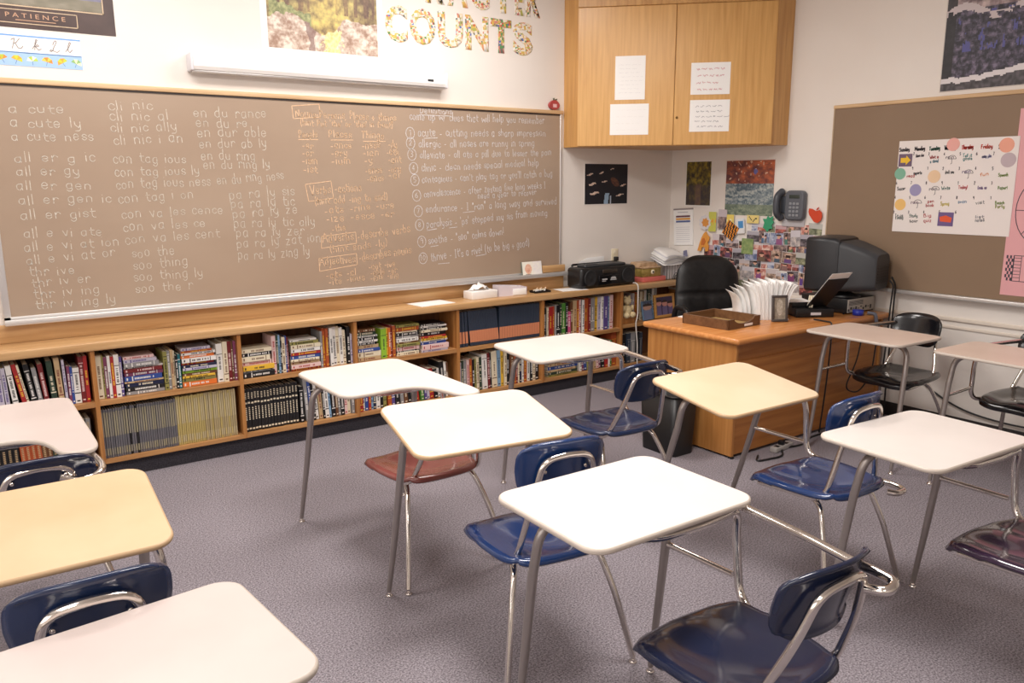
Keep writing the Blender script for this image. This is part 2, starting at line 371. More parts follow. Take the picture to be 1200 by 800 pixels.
# ------------------------------------------------------------------ chalkboard with the spelling words (front wall)
CHALK_W = [('a cute', 0.362, 2.02, 0.632, 2.027, 0.0291), ('a cute ly', 0.362, 1.948, 0.707, 1.953, 0.0294), ('a cute ness', 0.36, 1.878, 0.756, 1.888, 0.0296), ('all er g ic', 0.36, 1.766, 0.756, 1.775, 0.0299), ('all er gy', 0.362, 1.696, 0.674, 1.7, 0.0299), ('all er gen', 0.353, 1.622, 0.724, 1.625, 0.0302), ('all er gen ic', 0.355, 1.543, 0.815, 1.553, 0.0305), ('all er gist', 0.356, 1.462, 0.728, 1.469, 0.0305), ('all e vi ate', 0.361, 1.366, 0.753, 1.368, 0.0308), ('all e vi at ion', 0.355, 1.293, 0.836, 1.306, 0.0311), ('all e vi at or', 0.358, 1.223, 0.808, 1.244, 0.0312), ('thr ive', 0.364, 1.158, 0.594, 1.16, 0.031), ('thr iv er', 0.37, 1.096, 0.667, 1.107, 0.0313), ('thr iv ing', 0.373, 1.03, 0.709, 1.044, 0.0315), ('thr iv ing ly', 0.375, 0.973, 0.787, 0.978, 0.0318), ('cli nic', 0.84, 2.054, 1.082, 2.07, 0.0308), ('cli nic al', 0.843, 1.996, 1.163, 2.016, 0.0311), ('cli nic ally', 0.842, 1.934, 1.207, 1.955, 0.0313), ('cli nic i an', 0.851, 1.869, 1.235, 1.892, 0.0315), ('con tag ious', 0.839, 1.766, 1.238, 1.775, 0.0318), ('con tag ious ly', 0.841, 1.691, 1.313, 1.708, 0.0321), ('con tag ious ness', 0.842, 1.624, 1.37, 1.64, 0.0324), ('con tag i on', 0.845, 1.543, 1.267, 1.565, 0.0324), ('con va les cence', 0.853, 1.458, 1.434, 1.47, 0.0329), ('con va les ce', 0.855, 1.383, 1.323, 1.396, 0.0329), ('con va les cent', 0.859, 1.31, 1.402, 1.327, 0.0332), ('soo the', 0.888, 1.229, 1.133, 1.235, 0.033), ('soo thing', 0.888, 1.16, 1.202, 1.167, 0.0333), ('soo thing ly', 0.884, 1.09, 1.285, 1.096, 0.0336), ('soo the r', 0.887, 1.022, 1.219, 1.023, 0.0336), ('en du rance', 1.295, 2.037, 1.742, 2.051, 0.033), ('en du re', 1.305, 1.98, 1.621, 1.988, 0.0329), ('en dur able', 1.308, 1.924, 1.735, 1.938, 0.0333), ('en dur ab ly', 1.315, 1.86, 1.73, 1.869, 0.0334), ('en du ring', 1.32, 1.79, 1.653, 1.794, 0.0335), ('en du ring ly', 1.33, 1.733, 1.744, 1.745, 0.0338), ('en du ring ness', 1.405, 1.64, 1.825, 1.679, 0.0343), ('pa ra ly sis', 1.468, 1.554, 1.891, 1.577, 0.0348), ('pa ra ly tic', 1.474, 1.5, 1.887, 1.507, 0.0349), ('pa ra ly ze', 1.48, 1.439, 1.907, 1.457, 0.0351), ('pa ra ly tic ally', 1.484, 1.377, 2.019, 1.379, 0.0355), ('pa ra ly zer', 1.493, 1.323, 1.941, 1.318, 0.0355), ('pa ra ly zat ion', 1.493, 1.252, 2.054, 1.269, 0.0359), ('pa ra ly zing ly', 1.496, 1.183, 1.972, 1.183, 0.0359)]
CHALK_O = [('Nouns-Persons, Places + things', 1.921, 2.061, 2.637, 2.064, 0.0272), ("(hint Put 'the' or 'this' in front)", 1.951, 2.01, 2.612, 2.016, 0.0218), ('People', 1.936, 1.935, 2.067, 1.939, 0.0266), ('Places', 2.138, 1.941, 2.304, 1.945, 0.0273), ('Things', 2.374, 1.947, 2.538, 1.94, 0.028), ('-er', 1.954, 1.867, 2.034, 1.868, 0.0267), ('-or', 1.952, 1.822, 2.032, 1.823, 0.0268), ('-ism', 1.948, 1.768, 2.058, 1.769, 0.027), ('-ist', 1.951, 1.714, 2.055, 1.714, 0.0271), ('-ance', 2.146, 1.871, 2.303, 1.876, 0.0274), ('-ary', 2.149, 1.824, 2.27, 1.826, 0.0275), ('-ium', 2.146, 1.77, 2.292, 1.776, 0.0276), ('-ness', 2.37, 1.875, 2.51, 1.883, 0.028), ('-ian', 2.375, 1.827, 2.501, 1.829, 0.0281), ('-y', 2.385, 1.774, 2.454, 1.78, 0.0282), ('-ence', 2.388, 1.709, 2.522, 1.718, 0.0284), ('-ance', 2.398, 1.656, 2.533, 1.661, 0.0285), ('-dy', 2.568, 1.884, 2.639, 1.886, 0.0285), ('-ate', 2.553, 1.833, 2.651, 1.84, 0.0286), ('-ant', 2.563, 1.781, 2.669, 1.788, 0.0287), ('-ory', 2.561, 1.718, 2.666, 1.724, 0.0289), ('-al', 2.559, 1.678, 2.652, 1.684, 0.0289), ('Verbs -actions', 1.995, 1.576, 2.358, 1.594, 0.0334), ('(hint add -ing to end)', 2.02, 1.509, 2.554, 1.533, 0.0283), ('-ate -rine -ure', 2.082, 1.449, 2.604, 1.48, 0.0285), ('-ize -esce -er', 2.091, 1.396, 2.602, 1.415, 0.0287), ('-the', 2.129, 1.329, 2.233, 1.335, 0.0283), ('Adverbs', 2.062, 1.257, 2.286, 1.269, 0.0341), ('-describe verbs', 2.311, 1.268, 2.719, 1.304, 0.0353), ('(hint ends -ly)', 2.107, 1.192, 2.541, 1.216, 0.029), ('Adjectives', 2.033, 1.106, 2.291, 1.118, 0.0344), ('-describes nouns', 2.317, 1.117, 2.724, 1.158, 0.0357), ('-ant -ive', 2.384, 1.059, 2.595, 1.069, 0.0268), ('-ate -al', 2.07, 1.023, 2.294, 1.03, 0.026), ('-able -er', 2.395, 1.017, 2.607, 1.026, 0.0269), ('-ite -ious', 2.086, 0.976, 2.355, 0.99, 0.0262), ('-ible -ing', 2.394, 0.981, 2.619, 0.989, 0.027)]
CHALK_B = [('Definitions', 2.821, 2.126, 3.085, 2.128, 0.0233), ('come up w/ clues that will help you remember', 2.739, 2.077, 3.923, 2.091, 0.0314), ('acute - cutting needs a sharp impression', 2.8, 1.966, 3.936, 1.998, 0.0317), ('allergic - all noses are runny in spring', 2.804, 1.891, 3.828, 1.922, 0.0305), ('alleviate - all ate a pill due to lesser the pain', 2.811, 1.815, 3.993, 1.853, 0.0297), ('clinic - clean needs special medical help', 2.822, 1.725, 3.869, 1.773, 0.0309), ("contagious - can't play tag or you'll catch a bug", 2.823, 1.648, 4.006, 1.689, 0.03), ('convalescence - after zesting five long weeks I', 2.837, 1.546, 3.938, 1.603, 0.0301), ('need a year to recover', 3.294, 1.527, 3.845, 1.551, 0.0269), ('endurance - I "ran" a long way and survived', 2.848, 1.438, 4.051, 1.474, 0.0318), ("paralysis - 'ps' stopped my sis from moving", 2.851, 1.329, 3.956, 1.389, 0.0319), ('soothe - "soo" calms down!', 2.862, 1.212, 3.532, 1.252, 0.0328), ("thrive - It's a rive! (to be big & good)", 2.88, 1.088, 3.777, 1.155, 0.0354)]
BOX_O = [[(1.903, 2.128), (2.085, 2.147), (2.092, 2.068), (1.909, 2.05)], [(1.964, 1.641), (2.141, 1.662), (2.153, 1.551), (1.981, 1.532)], [(2.056, 1.302), (2.301, 1.321), (2.304, 1.245), (2.051, 1.224)], [(2.03, 1.157), (2.3, 1.176), (2.303, 1.1), (2.031, 1.072)]]
UND_O = [[(1.935, 1.922), (2.067, 1.926)], [(2.155, 1.925), (2.311, 1.929)], [(2.385, 1.922), (2.55, 1.926)]]
UND_B = [[(2.85, 1.954), (2.96, 1.96)], [(3.07, 2.114), (2.821, 2.112)], [(3.164, 1.43), (3.262, 1.437)], [(2.858, 1.31), (2.936, 1.32)], [(3.044, 1.322), (3.11, 1.326)], [(2.883, 1.193), (2.947, 1.199)], [(2.943, 1.065), (3.038, 1.066)], [(3.271, 1.103), (3.356, 1.111)]]
NUM_B = [(2.742, 1.986, '1'), (2.743, 1.919, '2'), (2.751, 1.841, '3'), (2.761, 1.748, '4'), (2.769, 1.666, '5'), (2.779, 1.559, '6'), (2.789, 1.449, '7'), (2.796, 1.352, '8'), (2.81, 1.233, '9'), (2.817, 1.113, '10')]

BX = 2.16
cb = hang(thing('chalkboard', (0, 0, 0), 0, 'long brown chalkboard covered with handwritten spelling words on the white wall', 'chalkboard'), 'F', BX, 0)
X0, X1 = .225-BX, 4.095-BX
MB().box(X0+.01, X1-.01, -.018, 0, .92, 2.18).obj('writing_surface', M_BOARD, cb)
MB().bbox(X0, X0+.035, -.024, 0, .902, 2.19, .003).obj('side_frame', M_ALU, cb); MB().bbox(X1-.018, X1, -.024, 0, .93, 2.19, .003).obj('side_frame', M_ALU, cb)
m = MB(); m.bbox(X0, X1+.01, -.030, 0, 2.168, 2.196, .004); m.obj('top_trim', M_CORK, cb)['label'] = 'tan cork strip along the top edge'
m = MB(); m.box(X0, X1, -.022, 0, 2.158, 2.168); m.obj('top_shadow_strip', mat('shadow_strip_dark', (60, 52, 48), .5), cb)  # dark strip painted in as the shadow line below the top trim
m = MB(); m.bbox(X0, X1+.03, -.070, 0, .902, .914, .004); m.bbox(X0, X1+.03, -.078, -.064, .902, .934, .004); m.bbox(X0, X1, -.024, 0, .912, .944, .003)
m.obj('chalk_tray', M_ALU, cb)
def chalk(name, lines, wd, material, label, boxes=(), unders=(), nums=(), jit=.35):
    r = random.Random(len(lines)); mb = MB(); yy = -.0188
    for t, x0, z0, x1, z1, xh in lines: hand(mb, t.replace('&', '+'), x0-BX, z0, x1-BX, z1, xh, wd, yy, 0, r, jit)
    for b in boxes: seg_ribbon(mb, [(p[0]-BX, p[1]) for p in list(b)+[b[0]]], wd, yy)
    for b in unders: seg_ribbon(mb, [(p[0]-BX, p[1]) for p in b], wd, yy)
    for x, z, t in nums:
        x -= BX
        seg_ribbon(mb, [(x+.034*cos(a*pi/6), z+.04*sin(a*pi/6)) for a in range(13)], wd, yy)
        hand(mb, t, x-.012*len(t)-.004, z-.014, x+.012*len(t)+.004, z-.014, .020, wd*.8, yy, 0, r, .1)
    o = mb.obj(name, material, cb); o['label'] = label
chalk('chalk_writing', CHALK_W, .0038, M_CHALKW, 'columns of words split into syllables in white chalk')
chalk('chalk_writing', CHALK_O, .0049, M_CHALKO, 'notes on nouns, verbs, adverbs and adjectives in orange chalk', BOX_O, UND_O)
chalk('chalk_writing', CHALK_B, .0040, M_CHALKB, 'numbered definitions in bluish white chalk', (), UND_B, NUM_B)

# chalkboard on the right wall
RY = 2.2
rb = hang(thing('chalkboard', (0, 0, 0), 0, 'tan chalkboard on the right wall with a handwritten calendar pinned on it', 'chalkboard'), 'R', RY, 0)
a0, a1 = RY-3.50, RY-.70        # local x runs towards -Y
MB().box(a0+.008, a1, -.018, 0, .91, 2.16).obj('writing_surface', M_BOARD2, rb)
MB().bbox(a0, a1, -.028, 0, 2.150, 2.176, .004).obj('top_trim', M_CORK, rb)
MB().bbox(a0, a0+.010, -.024, 0, .90, 2.16, .003).obj('side_frame', mat('tan_frame', (196, 172, 144), .5), rb)
m = MB(); m.bbox(a0, a1, -.065, 0, .886, .898, .004); m.bbox(a0, a1, -.072, -.060, .886, .912, .004); m.obj('chalk_tray', M_ALU, rb)

# ------------------------------------------------------------------ things on the front wall
ps = hang(thing('projector_screen', (0, 0, 0), 0, 'white roll-up projector screen case mounted above the long chalkboard', 'screen'), 'F', 2.15, 2.30)
m = MB(); m.prism([(-.015, 0), (-.085, 0), (-.095, .02), (-.095, .062), (-.08, .078), (-.015, .078)], -.845, .845, 'YZ')
fix_normals(m.obj('housing', M_WHITE, ps))
m = MB(); m.bbox(-.845, .845, -.075, -.035, -.014, .002, .004); m.obj('pull_bar', M_ALU, ps)
for s in (-1, 1):
    m = MB(); m.bbox(min(s*.845, s*.862), max(s*.845, s*.862), -.10, 0, -.008, .092, .006); m.obj('end_cap', M_PAPERG, ps)
MB().bbox(.70, .745, -.097, -.094, .03, .045, .001).obj('badge', M_DKGREY, ps)

def poster(name, wall, u, z, wd, ht, border, brgb, fn, label, cat='poster', nx=70, rot=0, group=None, off=0.0, rough=.45, bot=None):
    """u,z = lower left corner seen from the room"""
    t = hang(thing(name, (0, 0, 0), 0, label, cat, group), wall, u, z, off)
    if rot: t.rotation_euler = (0, radians(rot), t.rotation_euler[2])
    MB().box(0, wd, -.002, 0, 0, ht).obj('sheet', mat('sheet_%d_%d_%d' % brgb, brgb, .5), t)
    bot = border if bot is None else bot
    ny = max(6, int(nx*(ht-border-bot)/(wd-2*border)))
    paint('picture', border, wd-border, bot, ht-border, nx, ny, fn, -.0032, t, rough)
    return t
def forest(u, v):
    n1 = fbm(u*5, v*5, 1); n2 = fbm(u*17, v*14, 5); n3 = fbm(u*40, v*34, 9)
    c = mixc((104, 82, 66), (206, 192, 120), .48+n1*1.2+n2*.9)
    for (x, w_, lean) in ((.10, .014, .03), (.17, .02, -.02), (.30, .022, .05), (.36, .012, -.03), (.62, .01, .02), (.70, .02, -.04), (.80, .016, .03), (.90, .024, .02), (.965, .012, 0)):
        if abs(u-x-lean*(v-.5)) < w_*(1+.3*n2) and v > .34: c = mixc((92, 70, 60), (140, 110, 86), n3+.5)
    glow = math.exp(-((u-.53)/.20)**2)*(.35+.65*v)
    c = mixc(c, (244, 218, 120), max(0, glow*(.8+n2*1.3)))
    if v > .75: c = mixc(c, (250, 240, 200), .6*max(0, math.exp(-((u-.6)/.25)**2)+n2))
    if u < .16 and .45 < v < .75 and n2 > -.05: c = (196, 194, 84)
    k = .24+.06*sin(u*8+1)+n1*.16
    if v < k:
        r = fbm(u*9, v*13, 9); c = mixc((158, 126, 108), (234, 222, 208), .55+r*1.3+n3*.8)
        if abs(u-.56+.14*n2) < .08: c = mixc((226, 196, 120), (248, 236, 190), n3+.5)
        if abs(u-.38+.1*n1) < .035: c = mixc(c, (120, 92, 88), .6)
    elif v < k+.10 and abs(u-.2) < .18: c = mixc((120, 126, 84), (186, 186, 130), n3+n2+.5)
    return c
poster('landscape_poster', 'F', 1.743, 2.395, .825, .80, .042, (250, 248, 245), forest, 'white-bordered poster of a golden forest stream above the projector screen case', bot=.079, nx=150)
def patience(u, v):
    n1 = fbm(u*5, v*7, 3)
    c = mixc((70, 72, 92), (150, 146, 170), .5+n1*1.4)
    if v < .22+.1*sin(u*5): c = mixc(c, (150, 140, 96), .6)
    if abs(v-.3*u-.02) < .035+n1*.02: c = (214, 202, 170)
    return c
pt = hang(thing('motivational_poster', (0, 0, 0), 0, 'black framed-style poster reading PATIENCE above the alphabet strip', 'poster'), 'F', .165, 2.453)
MB().box(0, .76, -.002, 0, 0, .62).obj('sheet', noise_mat('poster_brown_black', (66, 50, 48), (84, 66, 62), 5, .35), pt)
paint('picture', .06, .70, .115, .56, 70, 48, patience, -.0032, pt)
m = MB(); fr = lambda x0, x1, z0, z1, b: [m.box(x0, x1, -.0034, -.002, z0, z0+b), m.box(x0, x1, -.0034, -.002, z1-b, z1), m.box(x0, x0+b, -.0034, -.002, z0, z1), m.box(x1-b, x1, -.0034, -.002, z0, z1)]
fr(.052, .708, .107, .568, .006); fr(.185, .575, .022, .092, .004)
m.obj('border_lines', mat('pale_gold_ink', (214, 190, 158), .5), pt)
me = font_mesh('P A T I E N C E', .032, .0006); ex = [v.co.x for v in me.vertices]; sx = .275/(max(ex)-min(ex))
m = MB(); m.add([(.242+(v.co.x-min(ex))*sx, -.0030-v.co.z, .052+v.co.y) for v in me.vertices], [tuple(p.vertices) for p in me.polygons]); m.box(.285, .47, -.0034, -.002, .038, .0415)
m.obj('lettering', mat('gold_ink', (206, 164, 132), .5), pt)['label'] = 'gold word PATIENCE with a fine line below'

# cursive alphabet strip with umbrellas
al = hang(thing('alphabet_strip', (0, 0, 0), 0, 'cursive alphabet strip with K k L l over a row of umbrellas', 'strip'), 'F', -.10, 2.262)
MB().box(0, .842, -.0015, 0, 0, .158).obj('sheet', mat('strip_white', (248, 240, 236), .5), al)
m = MB(); m.box(0, .842, -.0022, -.0015, 0, .068); m.obj('umbrella_band', mat('strip_blue', (168, 202, 240), .5), al)
m = MB(); m.box(0, .842, -.0022, -.0015, .148, .156); m.box(0, .842, -.0022, -.0015, .066, .071); m.obj('guide_lines', mat('strip_line_blue', (120, 172, 232), .5), al)
CUR = {'K': (5, [[(.3,.2),(0.8,1.7),(1.0,2.6)], [(.2,2.2),(.6,2.5),(1.0,2.6)], [(2.2,2.6),(1.4,1.7),(.8,1.4)], [(1.1,1.5),(1.7,.4),(2.4,.3),(2.9,.9)]]),
       'k': (4, [[(-.2,.4),(.6,1.4),(1.2,2.6),(.9,2.7),(.6,1.8),(.4,.2)], [(.5,.9),(1.1,1.5),(1.5,1.2),(.7,.9),(1.3,.2),(2.0,.5)]]),
       'L': (5, [[(1.0,1.7),(1.2,2.3),(1.7,2.8),(2.0,2.6),(1.7,2.0),(1.2,1.2),(.9,.5),(.5,.1),(.1,.2),(.4,.5),(1.0,.3),(1.9,.0),(2.6,.5)]]),
       'l': (3, [[(-.2,.3),(.7,1.4),(1.3,2.5),(1.0,2.7),(.6,1.8),(.5,.6),(.9,.2),(1.6,.9)]]), 'j': (3, [[(0,.6),(.7,1.2),(1.0,1.3),(.7,.2),(.2,-.7),(0,-.4),(1.4,.8)]])}
for ch, x in (('j', .43), ('K', .515), ('k', .615), ('L', .69), ('l', .77)):
    m = MB()
    for pl in CUR[ch][1]: seg_ribbon(m, [(x+a*.019, .082+b*.021) for a, b in pl], .003, -.0022)
    m.obj('cursive_letter', mat('grey_ink', (120, 108, 104), .6), al)
uc = [((232, 150, 60), (190, 206, 70)), ((214, 214, 60), (232, 180, 60)), ((190, 214, 90), (246, 250, 240)), ((236, 148, 60), (240, 206, 90)), ((206, 214, 60), (240, 170, 70)), ((246, 246, 200), (150, 190, 120))]
for i in range(12):
    cx = .05+i*.0695; q = Matrix.Translation((cx, 0, .034)) @ Matrix.Rotation(radians((-25, 20, 0, 15, -30, 22)[i % 6]), 4, 'Y')
    m = MB(); c1, c2 = uc[i % 6]
    for k in range(4):
        a = pi*k/4; b = pi*(k+1)/4
        m.add([(0, -.0024, -.006), (.027*cos(a), -.0024, .026*sin(a)-.006), (.027*cos(b), -.0024, .026*sin(b)-.006)], [(0, 1, 2)], k % 2, False, q)
    m.box(-.001, .001, -.0026, -.0024, -.026, -.006, 2, q)
    m.obj('umbrella_print', [mat('um%d' % (i % 6), c1, .5), mat('un%d' % (i % 6), c2, .5), mat('umb_handle', (80, 110, 170), .5)], al)

# cut-out letters
def lettercells(seed):
    def fn(v):
        n = noise.cell(Vector((v[0]*55+seed*7, v[2]*55, seed))); h = (noise.cell(Vector((v[0]*40+3, v[2]*40, seed+9)))+1)*.5
        P = [(250, 246, 236), (246, 236, 214), (236, 206, 120), (206, 196, 96), (232, 160, 110), (120, 130, 110), (240, 240, 230), (196, 120, 120), (250, 244, 230), (90, 150, 90), (110, 130, 190), (240, 220, 180), (214, 90, 70), (248, 240, 226)]
        return P[int(abs(n*31.7+h*17.3)*10) % len(P)]
    return fn
PATCH = [mat('letter_patch_%d' % i, c, .6) for i, c in enumerate([(238, 226, 206), (232, 208, 168), (222, 188, 96), (180, 180, 96), (220, 152, 108), (120, 122, 112), (242, 238, 230), (204, 134, 128), (96, 150, 92), (96, 116, 186), (206, 92, 74)])]
def letter(ch, x0, x1, z0, z1, label, weights):
    me = font_mesh(ch, 1.0, 0.0, .045)
    xs = [v.co.x for v in me.vertices]; ys = [v.co.y for v in me.vertices]
    a, b, c, d = min(xs), max(xs), min(ys), max(ys)
    bm = bmesh.new(); bm.from_mesh(me)
    for v in bm.verts: v.co = Vector(((v.co.x-a)/(b-a)*(x1-x0), 0, (v.co.y-c)/(d-c)*(z1-z0)))
    r = random.Random(ord(ch)*7+int(x0*100))
    geom = list(bm.verts)+list(bm.edges)+list(bm.faces)
    for k in range(1, 18):
        for no in ((1, 0, .25), (-.2, 0, 1)):
            co = Vector(no).normalized()*(k*.0145+r.uniform(-.005, .005))
            bmesh.ops.bisect_plane(bm, geom=list(bm.verts)+list(bm.edges)+list(bm.faces), plane_co=co, plane_no=Vector(no).normalized())
    bm.faces.ensure_lookup_table()
    for f in bm.faces: f.material_index = r.choices(range(len(PATCH)), weights)[0]
    ret = bmesh.ops.extrude_face_region(bm, geom=list(bm.faces))
    bmesh.ops.translate(bm, vec=(0, -.004, 0), verts=[g for g in ret['geom'] if isinstance(g, bmesh.types.BMVert)])
    bmesh.ops.recalc_face_normals(bm, faces=bm.faces)
    m2 = bpy.data.meshes.new('letter'); bm.to_mesh(m2); bm.free()
    for p in PATCH: m2.materials.append(p)
    o = bpy.data.objects.new('cutout_letter', m2); COL.objects.link(o)
    hang(o, 'F', x0, z0); return tag(o, label, 'letter', 'cut-out letters above the chalkboard')
LW = [9, 5, 5, 3, 3, 2, 7, 2, 1, .6, .6]
for ch, x0, x1, ln in (('C', 2.587, 2.754, 'first'), ('O', 2.773, 2.974, 'second'), ('U', 2.994, 3.198, 'third'), ('N', 3.219, 3.417, 'fourth'), ('T', 3.439, 3.622, 'fifth'), ('S', 3.638, 3.82, 'last')):
    letter(ch, x0, x1, 2.582, 2.818, 'patterned paper letter %s, %s letter of the word COUNTS' % (ch, ln), LW if ch not in 'T' else [2, 2, 3, 3, 3, 3, 1, 2, 4, 2, 3])
for ch, x0, x1, ln in (('R', 2.90, 3.05, 'R left of the A in the upper row'), ('A', 3.075, 3.245, 'A in the cropped upper row above the U'), ('C', 3.265, 3.43, 'C in the cropped upper row above the N'), ('T', 3.46, 3.64, 'T in the cropped upper row above the T of COUNTS'), ('E', 3.655, 3.74, 'E in the cropped upper row above the S'), ('R', 3.757, 3.89, 'R ending the cropped upper row')):
    letter(ch, x0, x1, 2.862, 3.10, 'patterned paper letter '+ln, LW)
ap = hang(thing('apple_ornament', (0, 0, 0), 0, 'small red apple ornament on the top right corner of the long chalkboard', 'ornament'), 'F', 4.017, 2.197, .016)
m = MB(); m.prism([(.045*sin(t)*(1-.12*cos(2*t)), .036-.036*cos(t)*(1-.10*cos(t))) for t in [2*pi*k/24 for k in range(24)]], -.012, .012, 'XZ'); fix_normals(m.obj('apple_body', mat('apple_red', (176, 70, 70), .4), ap))
m = MB(); m.prism([(.0, .068), (.012, .082), (.03, .088), (.022, .074)], -.006, .006, 'XZ'); m.prism([(-.004, .066), (.004, .066), (.002, .092), (-.008, .09)], -.004, .004, 'XZ'); fix_normals(m.obj('leaf', mat('leaf_dark', (70, 86, 60), .5), ap))
m = MB(); m.box(-.018, .018, -.0135, -.012, .02, .046); m.obj('white_patch', mat('apple_patch', (232, 190, 190), .5), ap)

def geese(u, v):
    c = (22, 22, 32)
    for (a, b, r) in ((.12, .74, .05), (.38, .78, .04), (.17, .5, .06), (.22, .27, .07), (.45, .56, .04), (.82, .22, .06), (.9, .47, .05), (.62, .88, .03)):
        x = (u-a)/r; y = (v-b-.35*r*sin(x*1.6))/r
        if abs(x) < 1.5 and abs(y) < .42*(1.2-abs(x)*.6): c = mixc((240, 222, 206), (190, 150, 130), nz(u*40, v*40)+.3)
    d = ((u-.7)*.9+(v-.55)*.6)**2*6+((v-.55)*.9-(u-.7)*.6)**2*1.6
    if d < .035: c = mixc((120, 78, 56), (70, 44, 40), nz(u*18, v*30)+.5)
    if abs(u-.5-.12*(v-.1)) < .05 and v < .27: c = (150, 176, 200)
    if abs(u-.6) < .02 and v < .2: c = (190, 200, 214)
    return c
poster('bird_print', 'F', 4.347, 1.457, .492, .343, .008, (236, 230, 224), geese, 'dark print of white birds in flight below the corner cabinet', 'picture')
# wall outlet with a black plug
ot = hang(thing('wall_outlet', (0, 0, 0), 0, 'cream wall outlet with a black plug above the black radio', 'outlet'), 'F', 4.70, 1.025)
MB().bbox(-.036, .036, -.008, 0, -.058, .058, .004).obj('cover_plate', mat('cream_plate', (238, 226, 196), .4), ot)
MB().bbox(-.018, .018, -.012, -.006, .012, .045, .004).obj('socket', M_CREAM, ot)
MB().bbox(-.017, .017, -.040, -.006, -.042, -.008, .006).obj('plug', M_BLACK, ot)

# ------------------------------------------------------------------ corner cabinet
CA, CB_ = Vector((4.13, 4.916)), Vector((5.175, 3.891))
cabinet = thing('corner_cabinet', (0, 0, 0), 0, 'large light oak cabinet hung diagonally across the room corner', 'cabinet')
cabinet.location = (CA.x, CA.y, 1.915); ca = atan2(CB_.y-CA.y, CB_.x-CA.x); cabinet.rotation_euler = (0, 0, ca)
Mi = Matrix.Rotation(-ca, 4, 'Z')
def cl(x, y): p = Mi @ Vector((x-CA.x, y-CA.y, 0)); return (p.x, p.y)
foot = [cl(4.13, 4.916), cl(5.175, 3.891), cl(XW-.001, 3.891), cl(XW-.001, YW-.001), cl(4.13, YW-.001)]
m = MB(); m.prism(foot, 0, 1.13); fix_normals(m.obj('carcass', M_CABT, cabinet))
LC = (CB_-CA).length
for x0, x1 in ((.004, .732), (.736, LC-.004)):
    d = MB(); d.bbox(x0, x1, -.020, -.001, .004, 1.018, .003, 1); d.obj('door', M_CAB, cabinet)
MB().bbox(.0, LC, -.012, 0, 1.022, 1.13, .003, 1).obj('top_rail', M_CABT, cabinet)
m = MB(); m.lathe([(.009, 0), (.009, .006), (.006, .008)], 12, M=Matrix.Translation((.757, -.020, .207)) @ Matrix.Rotation(pi/2, 4, 'X')); m.obj('lock', mat('dull_brass', (120, 92, 52), .3, .9), cabinet)
def note(x0, x1, z0, z1, label, seed, rgb, xh, rows, tint=(250, 249, 247)):
    t = thing('paper_note', (0, 0, 0), ca, label, 'paper', 'papers on the corner cabinet doors')
    P = Vector((CA.x, CA.y, 0)) + Matrix.Rotation(ca, 3, 'Z') @ Vector((x0, -.0205, 0)); t.location = (P.x, P.y, z0)
    wd, ht = x1-x0, z1-z0
    MB().box(0, wd, -.001, 0, 0, ht).obj('sheet', mat('note_%d%d%d' % tint, tint, .6), t)
    r = random.Random(seed); mb = MB()
    for k in range(rows):
        z = ht*.80-k*ht*.64/max(1, rows-1); x = wd*(.12+r.uniform(0, .08)); xe = wd*r.uniform(.72, .9)
        pts = []
        while x < xe:
            ln = r.uniform(.015, .04)
            if ln > 0: pts = [(x+ln*i/6, z+r.uniform(-xh, xh)*.5) for i in range(7)]; seg_ribbon(mb, pts, xh*.22, -.0012)
            x += ln+.012
    mb.obj('handwriting', mat('note_ink_%d_%d_%d' % rgb, rgb, .8), t)
note(.287, .513, 2.26, 2.578, 'upright typed white sheet on the left cabinet door', 1, (196, 196, 200), .004, 8)
note(.254, .546, 2.00, 2.229, 'wide blank-looking white sheet at the bottom of the left cabinet door', 2, (226, 222, 218), .004, 4)
note(.852, 1.139, 2.286, 2.515, 'white sheet with reddish handwriting at the top of the right cabinet door', 3, (206, 120, 130), .014, 4)
note(.852, 1.145, 2.016, 2.247, 'white sheet with grey handwriting at the bottom of the right cabinet door', 4, (150, 148, 158), .012, 5)

# ------------------------------------------------------------------ things on the right wall
def grove(u, v):
    n1 = fbm(u*7, v*8, 21); c = mixc((44, 40, 34), (150, 128, 40), .45+n1*1.5+(v-.5)*.5)
    if v < .45: c = mixc(c, (70, 60, 66), .6-.2*n1)
    if abs(u-.5) < .12 and v < .5: c = mixc(c, (150, 110, 90), .4)
    return c
poster('landscape_print', 'R', 4.912, 1.43, .30, .395, .014, (240, 236, 230), grove, 'small white-bordered print of an autumn grove left of the colourful poster', 'picture', 44)
def sunset(u, v):
    n1 = fbm(u*7, v*9, 31); n2 = fbm(u*14, v*22, 35)
    if v > .58:
        c = mixc((104, 60, 60), (206, 112, 72), .42+n1*1.5+(u-.5)*.5)
        if (u-.62)**2+((v-.80)*.9)**2 < .002: c = (110, 110, 170)
        if nz(u*20, v*20, 3) > .45: c = (226, 196, 170)
    else:
        w_ = fbm(u*4+2*n1, v*13+3*n1, 37); c = mixc((86, 104, 116), (184, 190, 186), .5+w_*1.9+n2*.7)
        if v < .2: c = mixc(c, (116, 130, 90), .5)
    return c
poster('colourful_poster', 'R', 4.475, 1.36, .498, .462, .012, (238, 228, 220), sunset, 'large poster of orange sky over blue-grey water left of the wall telephone', 'poster', 60)
wc = hang(thing('wall_calendar', (0, 0, 0), 0, 'white tear-off wall calendar with a striped picture below the grove print', 'calendar'), 'R', 5.012, 1.085)
wc.rotation_euler = (0, radians(-3.5), -pi/2)
MB().bbox(0, .222, -.012, 0, 0, .315, .002, 1).obj('pad', M_PAPER, wc)
m = MB(); [m.box(.03, .195, -.0132, -.012, .20+.022*k, .216+.022*k, k) for k in range(3)]; m.obj('striped_picture', [mat('stripe_blue', (90, 108, 160), .5), mat('stripe_orange', (226, 160, 60), .5), mat('stripe_plum', (110, 66, 80), .5)], wc)
